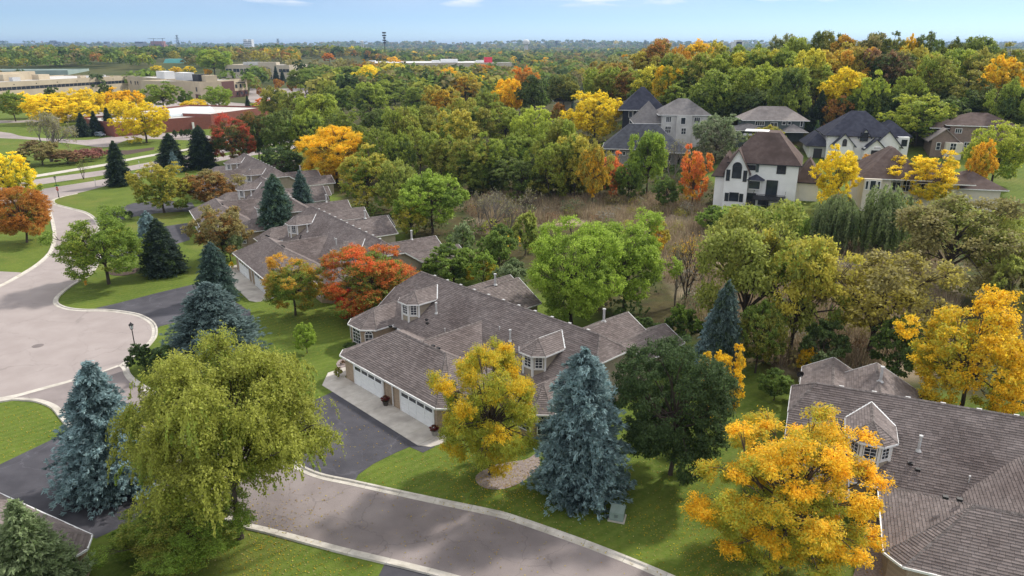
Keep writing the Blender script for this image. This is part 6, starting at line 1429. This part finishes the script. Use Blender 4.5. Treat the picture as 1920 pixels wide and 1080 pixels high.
# parked car
def car(pos, rz):
    root = tag(empty("parked_car", pos, rz), "silver blue minivan parked beside the dark spruces", "car")
    M['car_paint'] = noisy("silver_blue_paint", (.30,.35,.42), (.34,.39,.46), 1, 2, .25, spec=.6, metallic=.4); M['tyre'] = noisy("tyre", (.012,.012,.012), (.02,.02,.02), 3, 2, .9)
    prof = [(-2.3,.45), (-2.35,.9), (-2.2,1.05), (-1.95,1.12), (-1.7,1.72), (-.2,1.8), (.5,1.72), (1.25,1.12), (2.1,.98), (2.35,.75), (2.35,.4)]
    mb = MB(); n = len(prof)
    sec = []
    for y, s in ((-.92,0), (-.86,1), (.86,1), (.92,0)):
        sec.append([(x, y if z < 1.2 else y*.86, (z if s or z < 1.2 else z-.08)) for x, z in prof])
    for a, b in zip(sec, sec[1:]):
        for i in range(n): j = (i+1) % n; mb.poly([a[i], a[j], b[j], b[i]])
    mb.poly(sec[0][::-1]); mb.poly(sec[-1]); mb.build("body", M['car_paint'], root)
    for sy in (-1, 1):
        mb = MB(); q = [(-1.6,.93,1.15), (1.05,.93,1.15), (.42,.80,1.6), (-1.5,.80,1.6)]; q = [(a, b*sy*1.005, c) for a, b, c in q]; mb.poly(q if sy < 0 else q[::-1]); mb.build("side_window", M['glass'], root)
        for x in (-1.4, 1.45):
            w_ = MB(); w_.tube([(x, sy*.72, .34), (x, sy*.95, .34)], [.34, .34], 16); t_ = w_.build("wheel", M['tyre'], root); MB().tube([(x, sy*.94, .34), (x, sy*.965, .34)], [.2, .2], 12).build("rim", M['grey_metal'], t_)
        MB().box(2.3, 2.37, sy*.62-.16, sy*.62+.16, .7, .84).build("headlight", M['white'], root); MB().box(-2.38, -2.31, sy*.72-.1, sy*.72+.1, .8, 1.1).build("tail_light", M['red_paint'], root)
    MB().poly([(.55,-.72,1.69), (1.22,-.8,1.16), (1.22,.8,1.16), (.55,.72,1.69)]).build("windscreen", M['glass'], root)
    MB().box(2.34, 2.4, -.5, .5, .5, .68).build("grille", M['dark_metal'], root)
car(at(188, 256), math.radians(-28))

# ------------------------------------------------------------------ haze over the plain
HAZE_DENSITY = 8e-5
hz = MB().box(-16000, 16000, -600, 17500, -4, 130); hm = bpy.data.materials.new("haze_air"); hm.use_nodes = True; hn = hm.node_tree.nodes; hn.clear()
ho = hn.new("ShaderNodeOutputMaterial"); hv = hn.new("ShaderNodeVolumePrincipled"); hv.inputs["Color"].default_value = (.42, .60, .92, 1); hv.inputs["Density"].default_value = HAZE_DENSITY; hv.inputs["Anisotropy"].default_value = .2
hm.node_tree.links.new(hv.outputs[0], ho.inputs["Volume"])
tag(hz.build("haze", hm), "thin blue haze over the far plain", None, None, "stuff")
